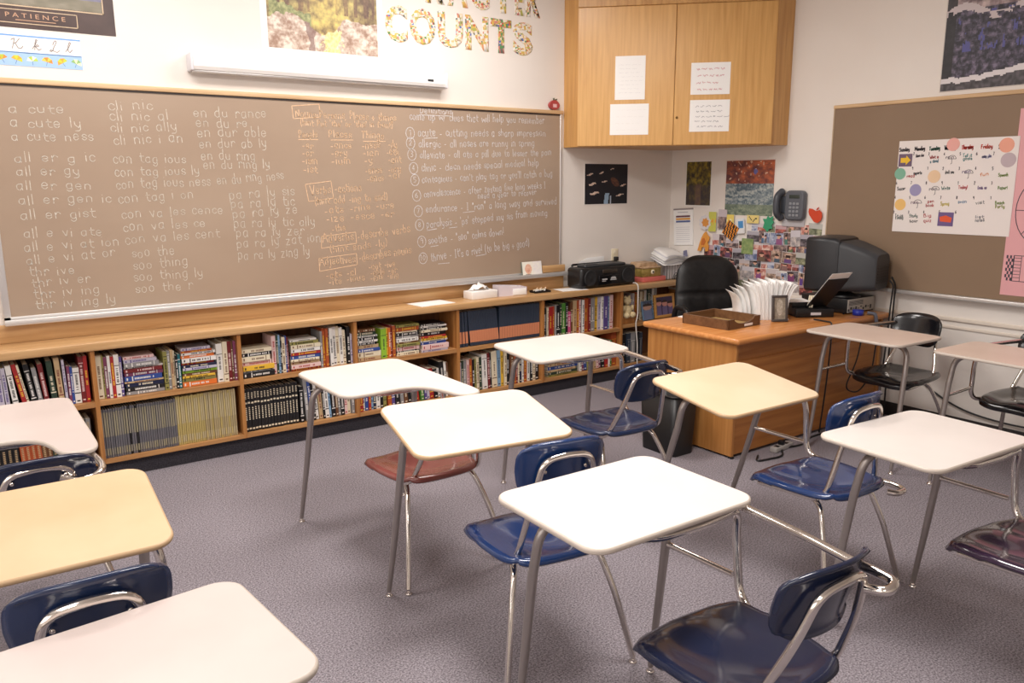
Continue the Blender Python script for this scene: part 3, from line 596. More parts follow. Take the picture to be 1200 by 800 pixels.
m = MB(); [m.box(.03, .19, -.0130, -.012, .03+.018*k, .033+.018*k) for k in range(8)]; m.box(.05, .17, -.013, -.012, .285, .292); m.obj('date_lines', mat('pale_ink', (200, 198, 204), .7), wc)
MB().bbox(-.002, .224, -.014, 0, .308, .322, .003, 1).obj('binding', mat('binding_grey', (150, 140, 140), .5), wc)

# wall telephone
ph = hang(thing('wall_telephone', (0, 0, 0), 0, 'grey push-button telephone mounted on the wall above the photo collage', 'telephone'), 'R', 3.93, 1.35)
M_PH = mat('phone_grey', (96, 100, 108), .35); M_PHD = mat('phone_dark_grey', (74, 78, 86), .35)
m = MB(); slab(m, rrect(.085, .250, .0, .225, .035), .0, .055, .012, M=Matrix.Rotation(pi/2, 4, 'X')); fix_normals(m.obj('body', M_PH, ph))
m = MB(); T = Matrix.Translation((.042, 0, .115)); prof = []
m.tube(fillet([(.04, -.035, .015), (.03, -.075, .05), (.03, -.082, .115), (.03, -.075, .18), (.04, -.035, .215)], .05), .026, 12)
m.ball((.04, -.035, .02), .031, sc=(1, .8, 1)); m.ball((.04, -.035, .21), .031, sc=(1, .8, 1)); m.obj('handset', M_PHD, ph)
m = MB(); m.bbox(.01, .09, -.03, 0, .05, .18, .01); m.obj('cradle', M_PHD, ph)
m = MB(); m.bbox(.125, .215, -.058, -.052, .165, .192, .003); m.obj('display', mat('lcd', (58, 66, 60), .2), ph)
for r in range(4):
    for c in range(3): MB().bbox(.128+c*.031, .150+c*.031, -.060, -.053, .030+r*.029, .048+r*.029, .003, 1).obj('key', mat('key_grey', (150, 154, 160), .4), ph)
m = MB(); m.bbox(.04, .24, -.012, 0, -.05, .01, .004); m.obj('wall_plate', mat('pale_plate', (200, 198, 202), .3), ph)

# big handwritten calendar
cal = hang(thing('month_calendar', (0, 0, 0), 0, 'large white handwritten month calendar with coloured paper dots on the tan chalkboard', 'calendar'), 'R', 2.988, 1.303, .0215)
CW, CH = .748, .602
MB().box(0, CW, -.0015, 0, 0, CH).obj('sheet', mat('calendar_white', (240, 232, 228), .6), cal)
def cp(px, py):
    t = (py-90)/600; lf = 150-50*t; rg = 960-85*t; tp = 90-35*(px-150)/810; bt = 690+30*(px-100)/775
    return (px-lf)/(rg-lf)*CW, (1-(py-tp)/(bt-tp))*CH
DAY = [('Sunday', 150, 158, (40, 34, 44)), ('Monday', 262, 152, (40, 34, 44)), ('Tuesday', 368, 150, (40, 96, 80)), ('Wednesday', 475, 146, (40, 40, 48)), ('Thursday', 592, 142, (206, 60, 50)), ('Friday', 716, 138, (214, 70, 50)), ('Saturday', 830, 136, (40, 34, 44))]
for t, x, y, c in DAY:
    m = MB(); a, b = cp(x, y); hand(m, t, a, b, a+.070, b+.002, .014, .0055, -.0018, 0, RND, .2); m.obj('day_name', mat('ink_%d_%d_%d' % c, c, .7), cal)
ENT = [('Ideas due', 270, 195, (90, 84, 90)), ('What is', 372, 205, (170, 50, 50)), ('a cloud', 372, 232, (60, 120, 140)), ('rain', 480, 205, (120, 110, 120)), ('Tell it', 598, 195, (70, 140, 140)), ('goals', 598, 215, (70, 140, 140)), ('essay plan', 722, 200, (150, 150, 190)),
 ('read', 205, 330, (190, 60, 60)), ('reports', 255, 310, (60, 60, 66)), ('draft one', 478, 305, (130, 130, 130)), ('rain', 590, 300, (120, 100, 150)), ('fun', 704, 318, (236, 140, 40)), ('Speech', 822, 322, (130, 160, 50)), ('Soccer', 137, 415, (50, 50, 56)), ('rain', 365, 415, (120, 110, 120)), ('Write', 452, 412, (50, 110, 100)), ('Today!', 566, 405, (206, 50, 60)), ('finish up', 688, 408, (150, 130, 170)), ('Paper!', 815, 408, (120, 160, 70)),
 ('rain', 235, 505, (150, 120, 140)), ('Open', 342, 498, (190, 40, 40)), ('book', 342, 525, (190, 40, 40)), ('Spring', 445, 515, (214, 196, 40)), ('swim', 560, 500, (130, 160, 190)), ('visit', 672, 505, (150, 150, 150)), ('Beach', 795, 505, (120, 150, 40)), ('Party', 795, 530, (150, 160, 40)), ('It is', 122, 595, (70, 90, 90)), ('Friday', 125, 610, (70, 90, 90)), ('Study', 228, 595, (40, 90, 80)), ('hour', 228, 630, (40, 40, 40)), ('Big', 325, 595, (190, 60, 60)), ('quiz', 325, 628, (190, 60, 60)), ('list', 668, 600, (130, 130, 140)), ('notes', 668, 622, (130, 130, 140))]
ent = {}
for t, x, y, c in ENT:
    m = ent.setdefault(c, MB()); a, b = cp(x, y); hand(m, t, a, b, a+.056, b+.004, .0115, .0038, -.0018, 0, RND, .4)
for c, m in ent.items(): m.obj('entry', mat('ink_%d_%d_%d' % c, c, .7), cal)
m = MB()
for k in range(33):
    if k % 7 in (0,) and k < 7: continue
    a, b = cp(150+(k % 7)*108-(k//7)*9, 180+(k//7)*97); hand(m, str(k % 9+1), a-.006, b, a+.004, b, .010, .0035, -.0018)
for x, y in ((500, 195), (610, 290), (385, 400), (262, 490)):
    a, b = cp(x+25, y+10); seg_ribbon(m, [(a+.026*cos(pi*k/8), b+.022*sin(pi*k/8)) for k in range(9)]+[(a+.026, b)], .003, -.0018); seg_ribbon(m, [(a, b), (a, b-.028), (a-.006, b-.032)], .003, -.0018)
m.obj('date_numbers', mat('ink_dark', (70, 62, 72), .7), cal)
for x, y, r, c in ((535, 110, 45, (240, 178, 168)), (880, 115, 48, (242, 172, 148)), (887, 212, 48, (196, 180, 186)), (157, 305, 42, (132, 186, 160)), (402, 322, 45, (238, 206, 170)), (270, 413, 43, (160, 154, 192)), (160, 510, 42, (240, 196, 120))):
    a, b = cp(x, y); rr = r/5.71/170*.748*170/143; m = MB()
    m.prism([(a+rr*cos(2*pi*k/24), b+rr*sin(2*pi*k/24)) for k in range(24)], -.0026, -.0016, 'XZ'); fix_normals(m.obj('paper_dot', mat('dot_%d_%d_%d' % c, c, .7), cal))
for (x, y, s, bg, fg) in ((195, 215, 50, (112, 92, 116), (240, 196, 50)), (478, 607, 54, (110, 90, 140), (226, 90, 50))):
    a, b = cp(x, y); q = s/815*CW; m = MB(); m.box(a-q, a+q, -.0024, -.0015, b-q*.9, b+q*.9)
    z = -.003; m.add([(a-q*.7, z, b-q*.35), (a+q*.1, z, b-q*.35), (a+q*.1, z, b-q*.7), (a+q*.8, z, b), (a+q*.1, z, b+q*.7), (a+q*.1, z, b+q*.35), (a-q*.7, z, b+q*.35)], [tuple(range(7))], 1) if s == 50 else m.add([(a-q*.7, z, b-q*.3), (a+q*.7, z, b-q*.4), (a+q*.8, z, b+q*.2), (a, z, b+q*.5), (a-q*.8, z, b+q*.3)], [tuple(range(5))], 1)
    m.obj('coloured_square', [mat('sq_%d_%d_%d' % bg, bg, .6), mat('sf_%d_%d_%d' % fg, fg, .6)], cal)
# pink poster, cut by the frame
pk = hang(thing('pink_poster', (0, 0, 0), 0, 'pink paper poster with a checkered block hanging at the right edge of the chalkboard', 'poster'), 'R', 2.256, .945, .0185)
MB().box(0, .56, -.0015, 0, 0, 1.12).obj('sheet', mat('pink_paper', (232, 172, 176), .6), pk)
m = MB(); [m.box(.016+.010*i, .026+.010*i, -.0022, -.0015, .09+.0195*j, .1095+.0195*j) for i in range(4) for j in range(8) if (i+j) % 2]
m.box(.056, .062, -.0022, -.0015, .09, .246); m.box(.10, .103, -.0022, -.0015, .09, .246); m.box(.056, .50, -.0022, -.0015, .244, .248); m.box(.056, .50, -.0022, -.0015, .088, .092); [m.box(.062, .1, -.0022, -.0015, .11+.02*k, .113+.02*k) for k in range(7)]
for R_ in (.17, .045): seg_ribbon(m, [(.19+R_*.9*cos(2*pi*k/32), .52+R_*1.2*sin(2*pi*k/32)) for k in range(33)], .005, -.0022)
for k in range(8): seg_ribbon(m, [(.19+.045*.9*cos(pi*k/4), .52+.045*1.2*sin(pi*k/4)), (.19+.17*.9*cos(pi*k/4), .52+.17*1.2*sin(pi*k/4))], .004, -.0022)
m.obj('drawing', mat('ink_dark', (70, 62, 72), .7), pk)
def stream(u, v):
    n1 = fbm(u*8, v*10, 41); n2 = fbm(u*20, v*26, 44)
    c = mixc((30, 28, 40), (128, 116, 140), .38+n2*1.5)
    if v > .62: c = mixc((74, 56, 62), (206, 186, 184), .5+n1*1.6)
    if .30 < v < .6 and fbm(u*12, v*5, 8) > .2: c = (84, 84, 150)
    if u < .10: c = mixc(c, (26, 24, 28), .8)
    y0 = .035+.13*max(0, u-.3)**1.2+.02*nz(u*14, 2)
    if v < y0+.05: c = mixc((50, 46, 50), (96, 90, 96), nz(u*30, v*30)+.5)
    if abs(v-y0-.045) < .022: c = (226, 220, 222)
    if abs(v-.60-.05*sin(u*9)) < .03 and n1 > -.1: c = (206, 194, 196)
    return c
poster('stream_poster', 'R', 2.765, 2.2, .62, .78, .006, (214, 204, 196), stream, 'dark poster of a rocky mountain stream above the tan chalkboard', 'poster', 80)

# ------------------------------------------------------------------ bookcase under the chalkboard: units, worktop, books
DIV = [-.20, .60, 1.395, 2.157, 2.952, 3.725, 4.555, XW]      # centres of the uprights
YF = 4.815                                                    # front of the cases
SH = [.462, .466, .468, .470, .468, .446, .468]               # top of each middle shelf
BAYN = ['leftmost bay', 'second bay', 'third bay', 'fourth bay', 'fifth bay', 'sixth bay', 'seventh bay']
BAYD = ['at the left edge of the photo', 'with the yellow magazines below', 'with the black yearbooks', 'behind the kidney-shaped desk top', 'holding the blue and orange workbooks', 'left of the white hanging cord', 'behind the teacher desk corner']
for i in range(7):
    a, b = DIV[i], DIV[i+1]
    if i == 6: b = XW+.008
    u = thing('bookcase_unit', ((a+b)/2, YF, 0), 0, 'built-in oak bookcase unit, %s, %s' % (BAYN[i], BAYD[i]), 'bookcase', 'bookcase units under the chalkboard')
    h = (b-a)/2
    MB().box(-h+.011, h-.011, 0, .262, .10, .122).obj('bottom_shelf', M_OAKD, u)
    MB().box(-h+.011, h-.011, .004, .25, SH[i]-.028, SH[i]).obj('middle_shelf', M_OAKD, u)
    for x in (-h, h-.011): MB().box(x, x+.011, 0, .262, .10, .752).obj('side_panel', M_OAKV, u)
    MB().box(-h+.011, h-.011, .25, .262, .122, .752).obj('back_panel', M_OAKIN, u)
    MB().box(-h, h, .035, .262, 0, .10).obj('plinth', M_KICK, u)
wt = thing('worktop', (2.58, 4.80, .754), 0, 'long oak worktop running along the wall on top of the bookcases', 'worktop')
m = MB(); m.bbox(-2.80, XW-2.58, 0, .278, 0, .047, .006); m.obj('top_board', M_OAK, wt)
m = MB(); m.bbox(-2.80, 4.12-2.58, .256, .278, .047, .148, .003); m.obj('backsplash', M_OAK, wt)

CN = {'w': ('white', (238, 234, 228)), 'c': ('cream', (232, 220, 192)), 'g': ('grey', (150, 148, 148)), 'k': ('black', (28, 27, 29)), 'r': ('red', (172, 44, 44)), 'd': ('dark red', (116, 36, 38)),
 'b': ('blue', (52, 78, 150)), 'n': ('navy', (30, 36, 66)), 'y': ('yellow', (232, 186, 60)), 'o': ('orange', (226, 120, 52)), 'e': ('dark green', (48, 66, 52)), 'l': ('lime green', (150, 196, 60)), 'G': ('green', (80, 140, 60)),
 'p': ('purple', (92, 76, 140)), 'm': ('pink', (216, 92, 140)), 't': ('tan', (196, 168, 128)), 'B': ('brown', (110, 72, 46)), 'R': ('rust', (176, 84, 46)), 's': ('light blue', (140, 176, 206)), 'L': ('lilac grey', (196, 190, 204)), 'u': ('plum', (130, 66, 96)), 'T': ('teal', (40, 110, 120)), 'h': ('olive', (150, 144, 80)), 'q': ('pale pink', (232, 200, 196))}
def cmat(k): return mat('cover_'+CN[k][0].replace(' ', '_'), CN[k][1], .42)
M_PAGES = noise_mat('book_pages', (214, 202, 176), (240, 232, 212), 60, .8, 2, 0, (1, 1, 1))
ORD = ['first', 'second', 'third', 'fourth', 'fifth', 'sixth', 'seventh', 'eighth', 'ninth', 'tenth', 'eleventh', 'twelfth', 'thirteenth', 'fourteenth', 'fifteenth', 'sixteenth', 'seventeenth', 'eighteenth', 'nineteenth', 'twentieth', 'twenty-first', 'twenty-second', 'twenty-third', 'twenty-fourth', 'twenty-fifth', 'twenty-sixth', 'twenty-seventh', 'twenty-eighth', 'twenty-ninth', 'thirtieth']
NB = [0]
def book_mesh(t, h, dp, k, band, r):
    """standing book, spine on y=0 facing -y, lower left front corner at the origin"""
    m = MB(); e = min(.0022, t*.18); s = .003
    m.bbox(0, t, 0, s, 0, h, .001, 1); m.box(0, e, s, dp, 0, h); m.box(t-e, t, s, dp, 0, h)
    return m
def place_book(loc, M, t, h, dp, k, band, label, group, cat='book', name='book', style=0):
    NB[0] += 1; r = random.Random(NB[0])
    o = book_mesh(t, h, dp, k, band, r).obj(name, cmat(k)); tag(o, label, cat, group)
    o.matrix_world = Matrix.Translation(loc) @ M
    e = min(.0022, t*.18)
    MB().box(e, t-e, .003, dp-.004, .003, h-.0012).obj('pages', M_PAGES, o)
    m = MB(); a, b = t*.14, t*.86
    if style == 0:
        z0 = h*r.uniform(.22, .36); z1 = h*r.uniform(.66, .86); zz = z0; hw = min(t*.24, .0055)
        def q4(xa, xb, za, zb): m.add([(xa, -.0004, za), (xb, -.0004, za), (xb, -.0004, zb), (xa, -.0004, zb)], [(0, 1, 2, 3)])
        while zz < z1:
            st = r.uniform(.003, .0055)
            if r.random() < .86: q4(t/2-hw, t/2+hw, zz, zz+st)
            zz += st+.0022
        q4(t*.25, t*.75, h*.05, h*.05+.008)
        if r.random() < .45: q4(t*.04, t*.96, z1+.012, z1+.016)
        if r.random() < .45: q4(t*.04, t*.96, z0-.014, z0-.008)
    elif style == 1:      # two-tone spine, orange lower part
        m.box(0, t, -.0006, .0, h*.10, h*.43)
    elif style == 2:      # encyclopaedia / yearbook bands
        m.box(a, b, -.0006, 0, h*.66, h*.70); m.box(a, b, -.0006, 0, h*.05, h*.09)
        for q in range(7): m.box(t*.3, t*.7, -.0006, 0, h*(.28+.045*q), h*(.305+.045*q))
        for q in range(4): m.box(t*.25, t*.75, -.0006, 0, h*(.78+.04*q), h*(.80+.04*q))
    elif style == 3:      # magazine: grey lower half with coloured upper spine strip
        m.box(t*.12, t*.88, -.0006, 0, h*.44, h*.94); m.box(t*.12, t*.88, -.0006, 0, h*.06, h*.20)
    m.obj('spine_print', band if not isinstance(band, str) else mat('print_'+CN[band][0].replace(' ', '_'), CN[band][1], .5), o)
    return o
BANDS = {'4': 'g', 'w': 'k', 'c': 'B', 'g': 'w', 'k': 'w', 'r': 'y', 'd': 'q', 'b': 'w', 'n': 'c', 'y': 'k', 'o': 'w', 'e': 'c', 'l': 'e', 'G': 'c', 'p': 'w', 'm': 'w', 't': 'd', 'B': 'c', 'R': 'y', 's': 'n', 'L': 'p', 'u': 'w', 'T': 'w', 'h': 'k', 'q': 'r'}
ADJ = lambda t, h: 'thin ' if t < .015 else 'thick ' if t > .034 else ''
def row(x, x1, z, spec, where, group, dy=.035, h0=.24, name='book', cat='book', styl=0, band=None, dep=.17, first=0, noun=None):
    """spec: list of (colour, thickness mm, height mm, lean deg); laid left to right from x, squeezed to end at x1"""
    tot = 0; prev = 0
    ws = []
    for c, t, h, ln in spec:
        ws.append(t/1000/cos(radians(ln))); tot += ws[-1]
        tot += abs(sin(radians(ln))-sin(radians(prev)))*h/1000; prev = ln
    k = (x1-x)/tot if x1 else 1.0
    k = min(k, 1.35); prev = 0
    for i, (c, t, h, ln) in enumerate(spec):
        t = t/1000*k*.985; h = h/1000; l = radians(ln)
        gap = max(0, sin(l)-sin(prev))*h*(k if x1 else 1); back = max(0, sin(prev)-sin(l))*h*(k if x1 else 1)
        x += gap+back
        # ln > 0: the top leans to the left
        M = Matrix.Rotation(-l, 4, 'Y')
        dz = t*sin(-l) if l < 0 else 0
        lift = t*sin(l) if l > 0 else 0
        M0 = Matrix.Translation((0, 0, lift)) @ M if l >= 0 else Matrix.Translation((0, 0, 0)) @ M
        lab = '%s%s %s %s from left, %s' % (ADJ(t, h), CN[c][0], noun or 'standing book', ORD[i+first], where)
        place_book((x, YF+dy+RND.uniform(-.006, .010), z+.0005), M0, t, h, dep+RND.uniform(-.02, .02), c, band or BANDS[c], lab, group, cat, name, styl)
        x += t/.985/cos(l); prev = l
    return x
def stack(x, z, spec, where, group, wd=.205, dy=.035, dep=.15):
    """lying books, spines to the room; spec from the bottom up: (colour, thickness mm, width factor)"""
    n = len(spec)
    for i, (c, t, f) in enumerate(spec):
        t = t/1000; L = wd*f
        M = Matrix.Translation((0, 0, t)) @ Matrix.Rotation(pi/2, 4, 'Y')
        lab = '%s%s book lying %s from top, %s' % (ADJ(t, .2), CN[c][0], ORD[n-1-i], where)
        place_book((x+RND.uniform(0, .006), YF+dy+RND.uniform(-.008, .010), z+.0005), M, t*.97, L, dep, c, BANDS[c], lab, group)
        z += t
GU = ['books on the upper shelf of the %s' % b for b in BAYN]; GL_ = ['books on the lower shelf of the %s' % b for b in BAYN]
U = lambda i: '%s upper shelf' % BAYN[i]
Lw = lambda i: '%s lower shelf' % BAYN[i]
z = SH[0]
row(-.02, .575, z, [('k', 30, 230, 0)]+[('L', 24, 250, 1)]*6+[('L', 18, 245, 2), ('w', 24, 255, 5), ('r', 20, 258, 9), ('c', 10, 255, 9), ('k', 24, 250, 7), ('g', 20, 225, 6), ('d', 22, 245, 5), ('e', 26, 255, 3), ('t', 24, 268, 2), ('L', 12, 255, 1), ('u', 14, 215, 0), ('b', 12, 210, 0), ('w', 30, 200, 0), ('d', 22, 262, 0), ('r', 18, 262, 0)], U(0), GU[0], noun='book')
row(-.15, .56, .122, [('k', 26, 225, 0)]*13+[('R', 24, 228, 2)]*4+[('B', 24, 230, 2)]*2+[('e', 24, 235, 2), ('g', 26, 238, 2), ('t', 26, 240, 2), ('k', 30, 250, 1), ('h', 26, 235, 0), ('k', 22, 240, 0), ('g', 22, 240, 0)], Lw(0), GL_[0], dy=.06, styl=2, band='t', noun='old volume')
z = SH[1]
row(.612, .748, z, [('c', 30, 250, 0), ('h', 8, 248, 0), ('u', 16, 236, 0), ('w', 14, 244, 0), ('r', 16, 238, 0), ('w', 24, 246, 0), ('p', 14, 230, 0)], U(1)+', before the first stack', GU[1])
stack(.752, z, [('g', 20, 1), ('k', 24, 1), ('n', 24, 1.0), ('t', 10, 1.02), ('b', 30, .98), ('u', 22, 1.0), ('d', 22, 1), ('w', 10, 1.02), ('g', 26, .9), ('L', 18, .85), ('q', 16, .8)], 'blue-spined stack, second bay', GU[1])
row(.965, 1.043, z, [('h', 20, 230, 0), ('g', 16, 232, 0), ('t', 14, 236, 0), ('c', 10, 228, 0), ('k', 12, 200, 0)], U(1)+', between the two stacks', GU[1])
row(1.044, None, z, [('T', 14, 205, 0)], U(1)+', left of the orange stack', GU[1])
stack(1.062, z, [('o', 30, 1), ('h', 24, .98), ('y', 12, .95), ('B', 16, 1.0), ('l', 18, 1.02), ('L', 16, 1), ('n', 16, 1.02), ('r', 14, .95), ('w', 26, 1), ('o', 18, .98), ('w', 16, 1), ('R', 12, .9), ('L', 16, .85)], 'orange-based stack, second bay', GU[1], .196)
row(1.268, 1.383, z, [('w', 34, 238, 0), ('c', 26, 248, 0), ('d', 22, 248, 0), ('B', 12, 246, 0), ('u', 16, 246, 0)], U(1)+', after the last stack', GU[1])
# magazines below, grey ones then yellow ones
MG = mat('magazine_grey', (124, 122, 130), .5); MY = mat('magazine_yellow', (206, 186, 120), .5); MP = mat('magazine_pale', (208, 190, 140), .5)
x = .612
GREYS = 'grey magazine in the left half of the packed row below the blue stack'
YELS = 'pale yellow magazine in the right half of the packed row, lower shelf'
CN['1'] = ('magazine grey', (104, 102, 108)); CN['2'] = ('magazine yellow', (186, 166, 104)); CN['3'] = ('magazine beige', (176, 158, 118))
PMG = [mat('mag_print_%d' % i, c, .5) for i, c in enumerate([(140, 134, 120), (128, 124, 122), (152, 144, 118), (142, 136, 124)])]; PMY = [mat('magy_print_%d' % i, c, .5) for i, c in enumerate([(196, 178, 122), (188, 174, 138), (176, 160, 104)])]
for i in range(60):
    t = .0124
    gr = i < 32
    k = '1' if gr else ('2' if i < 44 else '3' if i % 4 else '2')
    hgt = (.286 if gr else .296)+RND.uniform(-.003, .003)
    if i in (11, 14): k2 = 'k'
    else: k2 = k
    place_book((x, YF+.028+RND.uniform(-.003, .003), .1225), Matrix.Identity(4), t*.86, hgt, .19, k2, PMG[(i*i+i) % 4] if gr else PMY[(i*i) % 3],
               'black spine among the grey magazines on the lower shelf, second bay' if k2 == 'k' else (GREYS if gr else YELS), 'black magazine spines' if k2 == 'k' else 'grey magazines on the lower shelf' if gr else 'yellow magazines on the lower shelf', 'magazine', 'magazine', 3)
    x += t+(.001 if i in (10, 14) else 0)
z = SH[2]
stack(1.412, z, [('k', 34, 1.02), ('g', 10, .9), ('y', 30, 1.0), ('q', 26, .95), ('c', 34, .9), ('k', 22, .95), ('c', 24, .95)], 'yellow-banded stack, third bay', GU[2], .195)
row(1.606, 1.712, z, [('q', 30, 246, 0), ('e', 14, 246, 0), ('s', 14, 248, 0), ('k', 12, 210, 0), ('c', 24, 228, 0), ('b', 10, 236, 0), ('d', 12, 226, 0)], U(2)+', between the two stacks', GU[2])
stack(1.722, z, [('r', 14, 1), ('q', 26, 1), ('t', 22, .98), ('c', 14, .96), ('b', 24, 1), ('r', 20, 1), ('w', 24, .98), ('c', 26, 1), ('h', 20, .95), ('w', 12, .9)], 'red and blue stack, third bay', GU[2], .196)
row(1.925, 2.143, z, [('g', 14, 238, 0), ('R', 18, 256, 0), ('R', 18, 256, 0), ('k', 8, 220, 0), ('w', 22, 256, 1), ('w', 22, 258, 1), ('c', 22, 258, 1), ('w', 22, 250, 1), ('c', 20, 230, 1), ('k', 22, 250, 0), ('L', 12, 200, 0)], U(2)+', after the stacks', GU[2])
for i in range(17):
    place_book((1.412+i*.0203, YF+.045+RND.uniform(-.004, .004), .1225), Matrix.Identity(4), .0192, .272+RND.uniform(-.004, .004), .19, 'k', 'c', 'black yearbook in the uniform row under the yellow-banded stack', 'black yearbooks on the lower shelf', 'book', 'yearbook', 2)
row(1.765, 2.143, .122, [('k', 26, 240, 0), ('g', 24, 285, 3), ('b', 18, 270, 4), ('k', 20, 262, 4), ('w', 22, 275, 4), ('t', 26, 272, 3), ('k', 14, 255, 3), ('w', 26, 270, 3), ('s', 14, 262, 3), ('k', 28, 255, 2), ('B', 20, 250, 2), ('g', 20, 250, 2), ('k', 24, 255, 2), ('q', 20, 235, 1), ('c', 24, 240, 1), ('g', 22, 235, 0)], Lw(2)+', right of the yearbooks', GL_[2])
z = SH[3]
stack(2.180, z, [('t', 26, 1), ('c', 36, 1.02), ('b', 20, .98), ('t', 24, .98), ('k', 18, .9), ('w', 16, .92), ('k', 20, .9), ('w', 12, .92), ('e', 26, .85), ('B', 20, .8)], 'leftmost stack, fourth bay', GU[3], .165)
row(2.356, 2.465, z, [('l', 38, 205, 0), ('y', 14, 206, 0), ('o', 14, 206, 0), ('d', 14, 222, 0), ('R', 20, 218, 0)], U(3)+', between the stacks', GU[3])
stack(2.472, z, [('c', 24, .95), ('k', 8, .9), ('q', 30, 1), ('h', 20, 1), ('B', 12, .95), ('w', 26, .96), ('g', 16, .98), ('k', 24, 1), ('c', 8, .9), ('R', 30, 1.02), ('h', 16, 1)], 'middle stack, fourth bay', GU[3], .178)
stack(2.665, z, [('L', 16, 1.02), ('q', 36, 1.04), ('b', 20, .98), ('w', 12, 1.04), ('y', 16, 1), ('r', 14, .96), ('k', 28, .96), ('c', 18, 1), ('k', 14, .95), ('w', 12, 1), ('k', 14, .95)], 'right stack, fourth bay', GU[3], .208)
row(2.176, 2.925, .122, [('r', 22, 210, 0), ('w', 12, 215, 0), ('b', 18, 210, 0), ('r', 14, 200, 0), ('s', 14, 212, 0), ('n', 16, 205, 0), ('w', 22, 215, 0), ('k', 18, 215, 0), ('h', 18, 212, 0), ('R', 22, 215, 2), ('p', 18, 212, 2), ('k', 26, 215, 3), ('g', 20, 215, 4), ('B', 22, 218, 4), ('k', 20, 218, 5), ('w', 12, 210, 6), ('r', 30, 222, 6), ('G', 18, 210, 4), ('p', 16, 212, 3), ('L', 18, 215, 3), ('r', 26, 222, 3), ('k', 22, 215, 3), ('w', 16, 215, 4), ('k', 26, 262, 4), ('w', 14, 255, 4), ('B', 18, 250, 4)], Lw(3), GL_[3])
z = SH[4]
GW = 'uniform workbooks with dark blue and orange spines'
x = 2.966
M_OR = mat('workbook_orange', (214, 138, 100), .5); CN['4'] = ('slate blue', (52, 62, 78))
spec = [(4, .026)]*4+[(6, .0235)]*8+[(7, .0235)]*2
WL = 'tall blue and orange workbook in the uniform set on the fifth bay upper shelf'
prevx = x+.012
for i in range(15):
    ln = radians(2.0 if i < 3 else 5.0)
    if i == 3: prevx += .014
    t = .0205
    M = Matrix.Translation((0, 0, t*sin(ln))) @ Matrix.Rotation(-ln, 4, 'Y')
    place_book((prevx, YF+.025, z+.0005), M, t, .262, .19, '4', M_OR, WL, GW, 'book', 'workbook', 1); prevx += t/cos(ln)+(.006 if i < 3 else .0006)
prevx += .004
while prevx < 3.690:
    place_book((prevx, YF+.025, z+.0005), Matrix.Identity(4), .0225, .268, .19, '4', M_OR, WL, GW, 'book', 'workbook', 1); prevx += .0236
row(2.966, 3.712, .122, [('L', 22, 232, 0), ('e', 16, 245, 0), ('g', 20, 242, 0), ('q', 18, 245, 1), ('R', 22, 248, 1), ('k', 16, 240, 1), ('h', 12, 242, 1), ('c', 18, 252, 1), ('e', 18, 250, 1), ('w', 36, 268, 2), ('d', 18, 275, 2), ('k', 16, 270, 2), ('c', 38, 280, 2), ('s', 24, 282, 1), ('y', 18, 285, 1), ('c', 16, 282, 0), ('k', 26, 270, 0), ('B', 30, 272, 0), ('R', 18, 270, 0), ('d', 14, 266, 0), ('c', 10, 262, 0), ('n', 20, 258, 0), ('w', 12, 256, 0), ('R', 30, 256, 0), ('w', 22, 250, 0), ('k', 16, 250, 0), ('c', 22, 248, 0), ('k', 30, 250, 0)], Lw(4), GL_[4])
z = SH[5]
row(3.742, 4.538, z,
    [('w', 14, 238, 0), ('k', 20, 240, 0), ('c', 10, 240, 0), ('r', 36, 242, 0), ('R', 14, 242, 0), ('g', 12, 252, 0), ('k', 26, 250, 0), ('e', 14, 255, 0), ('G', 30, 258, 0), ('k', 16, 262, 0), ('m', 24, 185, 0), ('B', 16, 262, 0), ('t', 24, 272, 0), ('R', 18, 270, 0), ('q', 14, 272, 0), ('n', 12, 268, 0), ('w', 16, 268, 0), ('R', 36, 278, 0), ('d', 14, 276, 0), ('g', 36, 276, 0), ('y', 26, 276, 0), ('L', 28, 276, 0), ('w', 16, 278, 0), ('p', 34, 280, 0), ('s', 14, 272, 0), ('q', 30, 284, 0)], U(5), GU[5])
stack(3.80, .122, [('h', 16, 1), ('e', 22, 1), ('t', 16, .95), ('b', 30, 1.02), ('t', 24, .96), ('B', 20, .9), ('c', 14, .95), ('d', 22, .9)], 'low stack on sixth bay lower shelf', GL_[5], .30)
row(4.115, 4.40, .122, [('w', 14, 215, 5), ('u', 16, 212, 6), ('b', 26, 215, 6), ('h', 18, 212, 6), ('c', 18, 210, 6), ('B', 16, 208, 6), ('t', 22, 206, 6), ('q', 22, 205, 6), ('u', 18, 205, 5), ('k', 24, 206, 4)], Lw(5)+', right of the low stack', GL_[5])
row(4.405, 4.537, .122, [('r', 28, 225, 0), ('w', 12, 220, 0), ('G', 20, 222, 0), ('R', 40, 290, 0)], Lw(5)+', at the right end', GL_[5])
z = SH[6]
row(4.74, 5.06, z, [('L', 24, 235, 0), ('w', 20, 240, 0), ('R', 24, 245, 0), ('B', 20, 245, 0), ('c', 18, 248, 0), ('t', 24, 245, 0), ('w', 22, 255, 0), ('e', 24, 262, 0), ('k', 20, 262, 0), ('w', 18, 262, 0), ('g', 22, 265, 0)], U(6), GU[6], dy=.10, dep=.12)
row(4.60, 4.84, .122, [('k', 34, 255, 0), ('4', 34, 260, 0), ('g', 40, 262, 0), ('k', 40, 258, 0), ('4', 30, 250, 0)], Lw(6), GL_[6])

